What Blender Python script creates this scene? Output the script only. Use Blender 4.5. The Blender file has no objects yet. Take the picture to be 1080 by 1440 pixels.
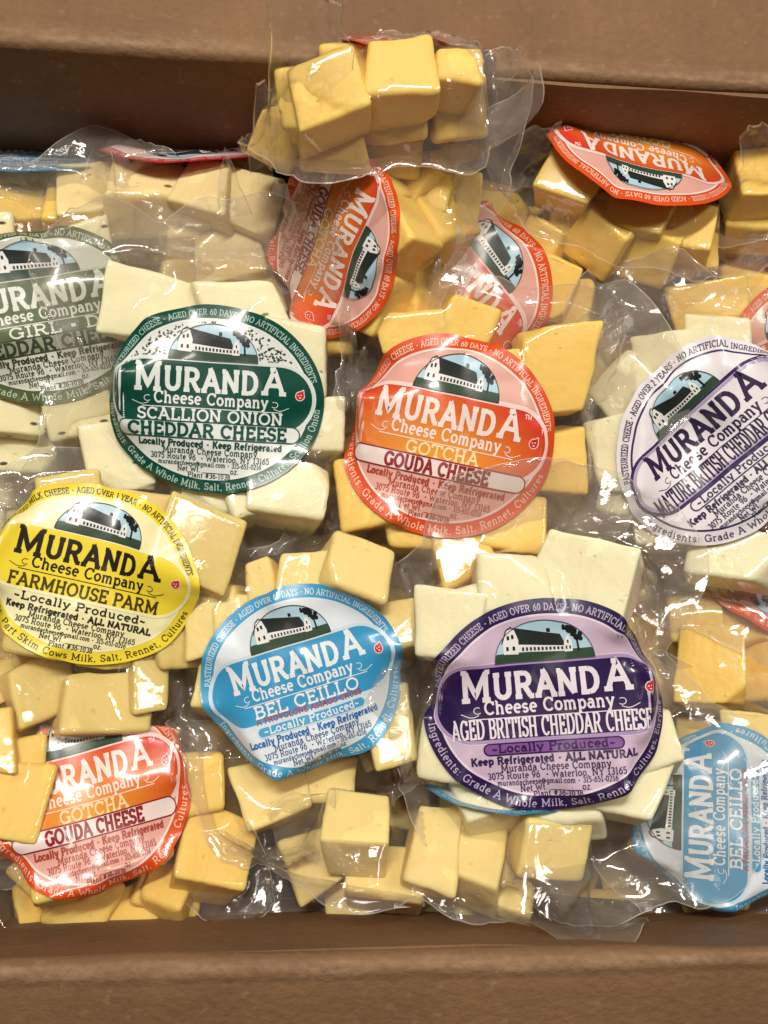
import bpy, bmesh, math, random
import numpy as np
from mathutils import Vector, Matrix

R = math.radians
scene = bpy.context.scene
col = scene.collection

# ------------------------------------------------------------------ camera
W0, H0, FPX, DIST = 1080.0, 1440.0, 1320.0, 0.44
TILT, PAN = R(11), R(5)
f0 = np.array([0, math.sin(TILT), -math.cos(TILT)])
r0 = np.array([1.0, 0, 0])
CF = f0 * math.cos(PAN) + r0 * math.sin(PAN)
CR = r0 * math.cos(PAN) - f0 * math.sin(PAN)
CU = np.cross(CR, CF)
CP = -CF * DIST
cam_d = bpy.data.cameras.new('camera')
cam = bpy.data.objects.new('camera', cam_d)
col.objects.link(cam)
cam_d.sensor_fit = 'VERTICAL'
cam_d.sensor_height = 24.0
cam_d.lens = 24.0 * FPX / H0
cam_d.clip_start, cam_d.clip_end = 0.01, 50
cam.matrix_world = Matrix(((CR[0], CU[0], -CF[0], CP[0]), (CR[1], CU[1], -CF[1], CP[1]),
                           (CR[2], CU[2], -CF[2], CP[2]), (0, 0, 0, 1)))
scene.camera = cam

# ------------------------------------------------------------------ world, lamps, exposure
world = bpy.data.worlds.new('World')
scene.world = world
world.use_nodes = True
bg = world.node_tree.nodes['Background']
wn = world.node_tree
wtc = wn.nodes.new('ShaderNodeTexCoord')
wdot = wn.nodes.new('ShaderNodeVectorMath')
wdot.operation = 'DOT_PRODUCT'
wdot.inputs[1].default_value = (0.05, 0.62, 0.78)
wn.links.new(wtc.outputs['Generated'], wdot.inputs[0])
wmr = wn.nodes.new('ShaderNodeMapRange')
wmr.inputs['From Min'].default_value = -0.1
wmr.inputs['From Max'].default_value = 1.0
wmr.inputs['To Min'].default_value = 0.025
wmr.inputs['To Max'].default_value = 0.17
wn.links.new(wdot.outputs['Value'], wmr.inputs['Value'])
wn.links.new(wmr.outputs[0], bg.inputs[1])
bg.inputs[0].default_value = (1.0, 0.84, 0.68, 1)


def lamp(name, loc, target, size, sizey, power, color):
    d = bpy.data.lights.new(name, 'AREA')
    d.shape = 'RECTANGLE'
    d.size, d.size_y, d.energy, d.color = size, sizey, power, color
    o = bpy.data.objects.new(name, d)
    col.objects.link(o)
    o.location = loc
    v = Vector(target) - Vector(loc)
    o.rotation_euler = v.to_track_quat('-Z', 'Y').to_euler()
    return o


lamp('ceiling_lamp', (-0.22, 0.52, 1.6), (0, 0, 0), 0.55, 0.10, 33, (1.0, 0.93, 0.83))
lamp('ceiling_lamp', (0.75, 0.35, 1.55), (0, 0, 0), 0.12, 0.6, 10, (1.0, 0.93, 0.84))
lamp('ceiling_lamp', (-0.6, -0.55, 1.6), (0, 0, 0), 0.5, 0.16, 0.9, (1.0, 0.92, 0.84))

vs = scene.view_settings
vs.view_transform = 'Standard'
vs.look = 'None'
vs.exposure = -0.34
vs.gamma = 1.0
vs.use_curve_mapping = False
scene.render.engine = 'CYCLES'
cy = scene.cycles
cy.max_bounces = 10
cy.transparent_max_bounces = 48
cy.diffuse_bounces = 3
cy.glossy_bounces = 3
cy.transmission_bounces = 4
cy.caustics_reflective = cy.caustics_refractive = False
cy.sample_clamp_indirect = 3.0
cy.use_denoising = True


# ------------------------------------------------------------------ helpers
def ray(px, py):
    return CF + CR * ((px - W0 / 2) / FPX) + CU * ((H0 / 2 - py) / FPX)


def at_z(px, py, z):
    d = ray(px, py)
    return CP + d * ((z - CP[2]) / d[2])


def at_depth(px, py, dep):
    return CP + ray(px, py) * dep


def frame(px, py, rot, tx=0, ty=0, phi=0):
    n = -ray(px, py)
    n /= np.linalg.norm(n)
    r = CR - n * CR.dot(n)
    r /= np.linalg.norm(r)
    u = np.cross(n, r)
    B = np.stack([r, u, n], 1)
    m = Matrix.Rotation(R(phi), 3, 'Z') @ Matrix.Rotation(R(ty), 3, 'Y') @ Matrix.Rotation(R(-tx), 3, 'X') @ Matrix.Rotation(R(rot), 3, 'Z')
    return B @ np.array(m)


def mesh_obj(name, verts, faces, mats, parent=None, smooth=True, midx=None, local=None):
    me = bpy.data.meshes.new(name)
    me.from_pydata([tuple(v) for v in verts], [], faces)
    for m in mats:
        me.materials.append(m)
    if midx is not None:
        me.polygons.foreach_set('material_index', np.asarray(midx, dtype=np.int32))
    me.polygons.foreach_set('use_smooth', np.full(len(me.polygons), smooth, dtype=bool))
    me.update()
    o = bpy.data.objects.new(name, me)
    col.objects.link(o)
    if parent is not None:
        o.parent = parent
    return o


def tag(o, label=None, cat=None, group=None, kind=None):
    for k, v in (('label', label), ('category', cat), ('group', group), ('kind', kind)):
        if v:
            o[k] = v


def vnoise(x, y, seed):
    rs = np.random.RandomState(seed)
    T = rs.rand(64, 64)
    xi, yi = np.floor(x).astype(int), np.floor(y).astype(int)
    fx, fy = x - xi, y - yi
    fx, fy = fx * fx * (3 - 2 * fx), fy * fy * (3 - 2 * fy)
    a, b = T[xi % 64, yi % 64], T[(xi + 1) % 64, yi % 64]
    c, d = T[xi % 64, (yi + 1) % 64], T[(xi + 1) % 64, (yi + 1) % 64]
    return ((a * (1 - fx) + b * fx) * (1 - fy) + (c * (1 - fx) + d * fx) * fy) * 2 - 1


def sstep(a, b, x):
    t = np.clip((x - a) / (b - a), 0, 1)
    return t * t * (3 - 2 * t)


def blur(h, n):
    for _ in range(n):
        p = np.pad(h, 1, mode='edge')
        h = (p[1:-1, 1:-1] * 4 + (p[:-2, 1:-1] + p[2:, 1:-1] + p[1:-1, :-2] + p[1:-1, 2:]) * 2
             + p[:-2, :-2] + p[2:, :-2] + p[:-2, 2:] + p[2:, 2:]) / 16
    return h


def dilate(h, n):
    for _ in range(n):
        p = np.pad(h, 1, mode='edge')
        h = np.maximum.reduce([p[1:-1, 1:-1], p[:-2, 1:-1], p[2:, 1:-1], p[1:-1, :-2], p[1:-1, 2:]])
    return h


# ------------------------------------------------------------------ materials
def lin(c):
    return tuple(((v / 255) / 12.92 if v / 255 <= 0.04045 else ((v / 255 + 0.055) / 1.055) ** 2.4) for v in c) + (1,)


def new_mat(name):
    m = bpy.data.materials.new(name)
    m.use_nodes = True
    nt = m.node_tree
    return m, nt, nt.nodes, nt.links, nt.nodes['Principled BSDF']


def cheese_mat(name, srgb, specks=None, amount=0.0):
    m, nt, N, L, P = new_mat(name)
    tc = N.new('ShaderNodeTexCoord')
    n1 = N.new('ShaderNodeTexNoise')
    n1.inputs['Scale'].default_value = 60
    n1.inputs['Detail'].default_value = 5
    L.new(tc.outputs['Object'], n1.inputs['Vector'])
    mix = N.new('ShaderNodeMix')
    mix.data_type = 'RGBA'
    c = lin(srgb)
    mix.inputs[6].default_value = (c[0] * 0.97, c[1] * 0.94, c[2] * 0.84, 1)
    mix.inputs[7].default_value = (min(1, c[0] * 1.04), min(1, c[1] * 1.06), min(1, c[2] * 1.15), 1)
    L.new(n1.outputs['Fac'], mix.inputs[0])
    out = mix.outputs[2]
    if specks:
        vo = N.new('ShaderNodeTexVoronoi')
        vo.inputs['Scale'].default_value = 95
        ma = N.new('ShaderNodeMapping')
        ma.inputs['Scale'].default_value = (1, 2.2, 1.4)
        L.new(tc.outputs['Object'], ma.inputs['Vector'])
        L.new(ma.outputs['Vector'], vo.inputs['Vector'])
        mr = N.new('ShaderNodeMapRange')
        mr.inputs['From Min'].default_value = 0.24
        mr.inputs['From Max'].default_value = 0.15
        L.new(vo.outputs['Distance'], mr.inputs['Value'])
        wn = N.new('ShaderNodeSeparateColor')
        L.new(vo.outputs['Color'], wn.inputs[0])
        lt = N.new('ShaderNodeMath')
        lt.operation = 'LESS_THAN'
        lt.inputs[1].default_value = amount
        L.new(wn.outputs[0], lt.inputs[0])
        mu = N.new('ShaderNodeMath')
        mu.operation = 'MULTIPLY'
        L.new(mr.outputs[0], mu.inputs[0])
        L.new(lt.outputs[0], mu.inputs[1])
        m2 = N.new('ShaderNodeMix')
        m2.data_type = 'RGBA'
        m2.inputs[7].default_value = lin(specks)
        L.new(out, m2.inputs[6])
        L.new(mu.outputs[0], m2.inputs[0])
        out = m2.outputs[2]
    L.new(out, P.inputs['Base Color'])
    P.inputs['Roughness'].default_value = 0.5
    P.inputs['Specular IOR Level'].default_value = 0.28
    P.inputs['Subsurface Weight'].default_value = 0.45
    P.inputs['Subsurface Radius'].default_value = (1.0, 0.58, 0.22)
    P.inputs['Subsurface Scale'].default_value = 0.008
    n2 = N.new('ShaderNodeTexNoise')
    n2.inputs['Scale'].default_value = 160
    n2.inputs['Detail'].default_value = 4
    L.new(tc.outputs['Object'], n2.inputs['Vector'])
    bp = N.new('ShaderNodeBump')
    bp.inputs['Strength'].default_value = 0.45
    bp.inputs['Distance'].default_value = 0.0012
    # drag lines left by the cutting wire, and small eyes
    wv = N.new('ShaderNodeTexWave')
    wv.inputs['Scale'].default_value = 55
    wv.inputs['Distortion'].default_value = 11
    wv.inputs['Detail'].default_value = 3
    L.new(tc.outputs['Object'], wv.inputs['Vector'])
    v2 = N.new('ShaderNodeTexVoronoi')
    v2.inputs['Scale'].default_value = 105
    L.new(tc.outputs['Object'], v2.inputs['Vector'])
    hr = N.new('ShaderNodeMapRange')
    hr.inputs['From Min'].default_value = 0.04
    hr.inputs['From Max'].default_value = 0.11
    hr.inputs['To Min'].default_value = -1.3
    hr.inputs['To Max'].default_value = 0.0
    L.new(v2.outputs['Distance'], hr.inputs['Value'])
    a1 = N.new('ShaderNodeMath')
    a1.operation = 'MULTIPLY_ADD'
    a1.inputs[1].default_value = 0.10
    L.new(wv.outputs['Fac'], a1.inputs[0])
    L.new(n2.outputs['Fac'], a1.inputs[2])
    a2 = N.new('ShaderNodeMath')
    L.new(a1.outputs[0], a2.inputs[0])
    L.new(hr.outputs[0], a2.inputs[1])
    L.new(a2.outputs[0], bp.inputs['Height'])
    L.new(bp.outputs['Normal'], P.inputs['Normal'])
    return m


CHEESE = {
    'gouda': cheese_mat('gouda_cheese', (254, 209, 110)),
    'white': cheese_mat('white_cheddar_cheese', (253, 241, 202)),
    'onion': cheese_mat('onion_cheddar_cheese', (253, 241, 200), (120, 130, 70), 0.08),
    'dill': cheese_mat('dill_cheddar_cheese', (250, 238, 190), (62, 58, 40), 0.30),
    'parm': cheese_mat('parm_cheese', (230, 205, 128)),
    'provolone': cheese_mat('provolone_cheese', (250, 221, 146)),
    'spiced': cheese_mat('spiced_cheese', (248, 222, 162), (150, 92, 46), 0.06),
}


def film_material(name, haze_scale, edge=False):
    m, nt, N, L, P = new_mat(name)
    N.remove(P)
    out = N['Material Output']
    tc = N.new('ShaderNodeTexCoord')
    at = N.new('ShaderNodeAttribute')
    at.attribute_name = 'haze'
    # wrinkles in the film
    n1 = N.new('ShaderNodeTexNoise')
    n1.inputs['Scale'].default_value = 70
    n1.inputs['Detail'].default_value = 3
    n1.inputs['Distortion'].default_value = 1.2
    L.new(tc.outputs['Object'], n1.inputs['Vector'])
    n2 = N.new('ShaderNodeTexNoise')
    n2.noise_type = 'RIDGED_MULTIFRACTAL'
    n2.inputs['Scale'].default_value = 32
    n2.inputs['Detail'].default_value = 3
    n2.inputs['Distortion'].default_value = 0.6
    L.new(tc.outputs['Object'], n2.inputs['Vector'])
    ad = N.new('ShaderNodeMath')
    ad.operation = 'ADD'
    L.new(n1.outputs['Fac'], ad.inputs[0])
    L.new(n2.outputs['Fac'], ad.inputs[1])
    bp = N.new('ShaderNodeBump')
    sl = N.new('ShaderNodeAttribute')
    sl.attribute_name = 'slack'
    ms = N.new('ShaderNodeMath')
    ms.operation = 'MULTIPLY'
    L.new(ad.outputs[0], ms.inputs[0])
    L.new(sl.outputs['Fac'], ms.inputs[1])
    bp.inputs['Strength'].default_value = 0.5
    bp.inputs['Distance'].default_value = 0.0009
    L.new(ms.outputs[0], bp.inputs['Height'])
    # embossed channel grid on the seal margins
    uvn = N.new('ShaderNodeUVMap')
    w1 = N.new('ShaderNodeTexChecker')
    w1.inputs['Scale'].default_value = 900
    L.new(tc.outputs['Object'], w1.inputs['Vector'])
    em = N.new('ShaderNodeMath')
    em.operation = 'MULTIPLY'
    L.new(w1.outputs['Fac'], em.inputs[0])
    L.new(at.outputs['Fac'], em.inputs[1])
    b2 = N.new('ShaderNodeBump')
    b2.inputs['Strength'].default_value = 0.16
    b2.inputs['Distance'].default_value = 0.0006
    L.new(em.outputs[0], b2.inputs['Height'])
    L.new(bp.outputs['Normal'], b2.inputs['Normal'])
    tr = N.new('ShaderNodeBsdfTransparent')
    tr.inputs['Color'].default_value = (0.985, 0.982, 0.975, 1)
    gl = N.new('ShaderNodeBsdfGlossy')
    gl.inputs['Roughness'].default_value = 0.06
    gl.inputs['Color'].default_value = (1, 1, 1, 1)
    L.new(b2.outputs['Normal'], gl.inputs['Normal'])
    fr = N.new('ShaderNodeFresnel')
    # the same reflectance from either side of the sheet
    ge = N.new('ShaderNodeNewGeometry')
    io = N.new('ShaderNodeMapRange')
    io.inputs['To Min'].default_value = 1.45
    io.inputs['To Max'].default_value = 1 / 1.45
    L.new(ge.outputs['Backfacing'], io.inputs['Value'])
    L.new(io.outputs[0], fr.inputs['IOR'])
    L.new(b2.outputs['Normal'], fr.inputs['Normal'])
    # milky body of the film
    df = N.new('ShaderNodeBsdfDiffuse')
    df.inputs['Color'].default_value = (0.86, 0.80, 0.72, 1)
    tl = N.new('ShaderNodeBsdfTranslucent')
    tl.inputs['Color'].default_value = (0.86, 0.80, 0.72, 1)
    mk = N.new('ShaderNodeMixShader')
    mk.inputs[0].default_value = 0.35
    L.new(df.outputs[0], mk.inputs[1])
    L.new(tl.outputs[0], mk.inputs[2])
    hz = N.new('ShaderNodeMath')
    hz.operation = 'MULTIPLY'
    hz.inputs[1].default_value = haze_scale
    L.new(at.outputs['Fac'], hz.inputs[0])
    mA = N.new('ShaderNodeMixShader')
    L.new(hz.outputs[0], mA.inputs[0])
    L.new(tr.outputs[0], mA.inputs[1])
    L.new(mk.outputs[0], mA.inputs[2])
    mB = N.new('ShaderNodeMixShader')
    L.new(fr.outputs[0], mB.inputs[0])
    L.new(mA.outputs[0], mB.inputs[1])
    L.new(gl.outputs[0], mB.inputs[2])
    L.new(mB.outputs[0], out.inputs['Surface'])
    return m


FILM = film_material('clear_vacuum_film', 1.0)
FILM_EDGE = film_material('cut_film_edge', 4.0)

_inks = {}


def ink(srgb, gradient=None):
    key = (tuple(srgb), gradient)
    if key in _inks:
        return _inks[key]
    m, nt, N, L, P = new_mat('label_ink_%d' % len(_inks))
    c = lin(srgb)
    tc = N.new('ShaderNodeTexCoord')
    n = N.new('ShaderNodeTexNoise')
    n.inputs['Scale'].default_value = 60
    n.inputs['Detail'].default_value = 3
    L.new(tc.outputs['Object'], n.inputs['Vector'])
    mix = N.new('ShaderNodeMix')
    mix.data_type = 'RGBA'
    if gradient:
        uv = N.new('ShaderNodeUVMap')
        mp = N.new('ShaderNodeMapping')
        mp.inputs['Location'].default_value = (0.08, 0.33, 0)
        mp.inputs['Scale'].default_value = (1.0, 1.6, 1)
        L.new(uv.outputs[0], mp.inputs[0])
        ln = N.new('ShaderNodeVectorMath')
        ln.operation = 'LENGTH'
        L.new(mp.outputs[0], ln.inputs[0])
        mr = N.new('ShaderNodeMapRange')
        mr.inputs['From Min'].default_value = 0.05
        mr.inputs['From Max'].default_value = 1.15
        L.new(ln.outputs['Value'], mr.inputs['Value'])
        mix.inputs[6].default_value = lin(gradient)
        mix.inputs[7].default_value = c
        L.new(mr.outputs[0], mix.inputs[0])
    else:
        mix.inputs[6].default_value = tuple(v * 0.95 for v in c[:3]) + (1,)
        mix.inputs[7].default_value = c
        L.new(n.outputs['Fac'], mix.inputs[0])
    L.new(mix.outputs[2], P.inputs['Base Color'])
    P.inputs['Roughness'].default_value = 0.3
    P.inputs['Coat Weight'].default_value = 0.45
    P.inputs['Coat Roughness'].default_value = 0.1
    P.inputs['IOR'].default_value = 1.45
    bp = N.new('ShaderNodeBump')
    bp.inputs['Strength'].default_value = 0.25
    bp.inputs['Distance'].default_value = 0.0012
    L.new(n.outputs['Fac'], bp.inputs['Height'])
    L.new(bp.outputs['Normal'], P.inputs['Normal'])
    _inks[key] = m
    return m


# ------------------------------------------------------------------ single-line slab lettering
GL = {
    'A': '.86|.10,0 .43,1 .76,0;.24,.33 .62,.33;_.10,0,.13;_.76,0,.13;_.36,1,.09',
    'B': '.72|.16,0 .16,1;.03,1 .42,1;.16,.53 .42,.53;.03,0 .44,0;@.42,.765,.2,.235,-90,90;@.44,.265,.22,.265,-90,90',
    'C': '.76|@.42,.5,.34,.5,42,318;.68,1 .68,.70',
    'D': '.80|.16,0 .16,1;.03,1 .38,1;.03,0 .38,0;@.38,.5,.34,.5,-90,90',
    'E': '.70|.16,0 .16,1;.03,1 .60,1 .60,.76;.03,0 .62,0 .62,.26;.16,.52 .46,.52;.46,.64 .46,.40',
    'F': '.66|.16,0 .16,1;.03,1 .60,1 .60,.76;.16,.52 .46,.52;.46,.64 .46,.40;_.16,0,.14',
    'G': '.84|@.42,.5,.34,.5,42,335;.72,0 .72,.44;.52,.44 .82,.44;.68,1 .68,.74',
    'H': '.86|.17,0 .17,1;.67,0 .67,1;.17,.52 .67,.52;_.17,0,.14;_.17,1,.14;_.67,0,.14;_.67,1,.14',
    'I': '.38|.19,0 .19,1;_.19,0,.16;_.19,1,.16',
    'J': '.56|.38,1 .38,.25;@.22,.25,.16,.25,180,360;_.38,1,.15',
    'K': '.80|.16,0 .16,1;.16,.42 .62,1;.32,.62 .66,0;_.16,0,.13;_.16,1,.13;_.62,1,.12;_.66,0,.13',
    'L': '.66|.16,0 .16,1;.03,0 .6,0 .6,.28;_.16,1,.13',
    'M': '1.04|.16,0 .16,1;.16,1 .51,.15 .86,1;.86,1 .86,0;.02,1 .2,1;.82,1 1.0,1;_.16,0,.14;_.86,0,.14',
    'N': '.88|.16,0 .16,1;.16,1 .70,0;.70,0 .70,1;_.16,0,.14;.02,1 .2,1;_.70,1,.14',
    'O': '.86|@.43,.5,.36,.5,0,360',
    'P': '.70|.16,0 .16,1;.03,1 .42,1;.16,.47 .42,.47;@.42,.735,.22,.265,-90,90;_.16,0,.14',
    'R': '.82|.16,0 .16,1;.03,1 .42,1;.16,.47 .42,.47;@.42,.735,.22,.265,-90,90;.42,.47 .66,0;_.16,0,.14;_.70,0,.10',
    'S': '.62|@.31,.745,.22,.255,20,270;@.31,.245,.24,.245,-160,90;.53,1 .53,.76;.08,0 .08,.26',
    'T': '.78|.39,0 .39,1;.05,.72 .05,1 .73,1 .73,.72;_.39,0,.16',
    'U': '.86|.17,1 .17,.3;@.43,.3,.26,.3,180,360;.69,.3 .69,1;_.17,1,.14;_.69,1,.14',
    'V': '.80|.1,1 .4,0 .7,1;_.1,1,.12;_.7,1,.12',
    'W': '1.1|.08,1 .3,0 .54,.8 .78,0 1.0,1;_.08,1,.1;_.54,1,.0;_1.0,1,.1',
    'Y': '.78|.1,1 .39,.45 .68,1;.39,.45 .39,0;_.39,0,.15;_.1,1,.12;_.68,1,.12',
    'Z': '.66|.08,.76 .08,1 .56,1 .08,0 .58,0 .58,.26',
    'a': '.58|@.25,.2,.17,.2,0,360;.44,0 .44,.45;@.27,.45,.17,.2,0,150;.44,0 .56,0',
    'b': '.62|.14,0 .14,1;@.34,.32,.2,.33,0,360;.03,1 .14,1',
    'c': '.52|@.29,.33,.2,.33,50,320;.45,.62 .45,.46',
    'd': '.62|.46,0 .46,1;@.27,.32,.19,.33,0,360;.35,1 .46,1;.46,0 .57,0',
    'e': '.56|@.29,.33,.21,.33,0,310;.08,.35 .5,.35',
    'f': '.42|.18,0 .18,.8;@.32,.8,.14,.2,60,180;.05,.64 .34,.64;_.18,0,.13',
    'g': '.60|@.27,.34,.19,.31,0,360;.46,.64 .46,-.1;@.27,-.1,.19,.2,200,360;.46,.64 .57,.64',
    'h': '.66|.14,0 .14,1;@.32,.42,.18,.24,0,180;.5,.42 .5,0;_.14,0,.11;_.5,0,.11;.03,1 .14,1',
    'i': '.32|.16,0 .16,.64;.04,.64 .16,.64;_.16,0,.12;.16,.84 .16,.97',
    'k': '.62|.14,0 .14,1;.14,.28 .44,.64;.26,.4 .48,0;.03,1 .14,1;_.14,0,.1;_.48,0,.1;_.44,.64,.1',
    'l': '.32|.16,0 .16,1;.04,1 .16,1;_.16,0,.12',
    'm': '.96|.14,0 .14,.64;@.30,.42,.16,.23,0,180;.46,.42 .46,0;@.62,.42,.16,.23,0,180;.78,.42 .78,0;_.14,0,.1;_.46,0,.09;_.78,0,.1;.03,.64 .14,.64',
    'n': '.66|.14,0 .14,.64;@.32,.42,.18,.23,0,180;.5,.42 .5,0;_.14,0,.11;_.5,0,.11;.03,.64 .14,.64',
    'o': '.60|@.3,.33,.22,.33,0,360',
    'p': '.62|.14,-.3 .14,.64;@.34,.32,.2,.33,0,360;.03,.64 .14,.64;_.14,-.3,.12',
    'r': '.46|.14,0 .14,.64;.03,.64 .14,.64;@.32,.42,.18,.22,50,180;_.14,0,.12',
    's': '.48|@.24,.48,.15,.17,20,270;@.24,.165,.16,.165,-160,90',
    't': '.40|.17,.9 .17,.15;@.29,.15,.12,.15,180,290;.05,.64 .34,.64',
    'u': '.66|.14,.64 .14,.2;@.31,.2,.17,.2,180,360;.48,.64 .48,0;.03,.64 .14,.64;.38,.64 .48,.64;.48,0 .58,0',
    'v': '.60|.1,.64 .3,0 .5,.64;_.1,.64,.1;_.5,.64,.1',
    'w': '.84|.08,.64 .24,0 .42,.55 .58,0 .76,.64;_.08,.64,.08;_.76,.64,.08',
    'y': '.60|.1,.64 .31,.05;.52,.64 .24,-.28 .1,-.28;_.1,.64,.1;_.52,.64,.1',
    'z': '.5|.08,.64 .42,.64 .08,0 .44,0',
    '0': '.58|@.29,.5,.2,.5,0,360', '1': '.42|.22,0 .22,1 .08,.86;_.22,0,.15',
    '2': '.58|@.28,.72,.2,.28,-35,170;.45,.57 .08,0 .5,0', '3': '.56|@.27,.75,.19,.25,-90,150;@.27,.26,.21,.26,-150,90',
    '4': '.6|.4,0 .4,1 .06,.3 .54,.3', '5': '.56|.48,1 .14,1 .11,.56;@.27,.32,.21,.32,-150,125',
    '6': '.58|@.29,.31,.21,.31,0,360;.46,1 .24,.8 .09,.42', '7': '.56|.08,.8 .08,1 .5,1 .22,0',
    '8': '.56|@.28,.76,.17,.24,0,360;@.28,.27,.2,.27,0,360', '9': '.58|@.29,.69,.21,.31,0,360;.49,.58 .36,.2 .14,0',
    '.': '.26|.11,.0 .11,.1', ',': '.28|.13,.1 .13,.0 .06,-.16', ':': '.3|.14,.02 .14,.14;.14,.48 .14,.6',
    '*': '.44|!.22,.42,.13', '-': '.36|.04,.34 .32,.34', '#': '.7|.2,0 .3,1;.42,0 .52,1;.06,.34 .6,.34;.12,.66 .66,.66',
    '@': '.9|@.42,.4,.36,.5,-20,300;@.42,.4,.16,.22,0,360;.58,.6 .6,.2 .74,.15', '~': '.5|.04,.30 .14,.42 .3,.30 .42,.42',
    ' ': '.34|',
}


def parse(ch):
    w, body = GL[ch].split('|')
    st = []
    for s in body.split(';'):
        if not s:
            continue
        if s[0] == '@':
            cx, cy_, rx, ry, a0, a1 = map(float, s[1:].split(','))
            n = max(4, int(abs(a1 - a0) / 24))
            st.append([(cx + rx * math.cos(R(a0 + (a1 - a0) * i / n)), cy_ + ry * math.sin(R(a0 + (a1 - a0) * i / n))) for i in range(n + 1)])
        elif s[0] == '_':
            x, y, hw = map(float, s[1:].split(','))
            if hw > 0:
                st.append([(x - hw, y), (x + hw, y)])
        elif s[0] == '!':
            x, y, hw = map(float, s[1:].split(','))
            st.append(('dot', x, y, hw))
        else:
            st.append([tuple(map(float, p.split(','))) for p in s.split()])
    return float(w), st


GLYPH = {k: parse(k) for k in GL}


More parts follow.
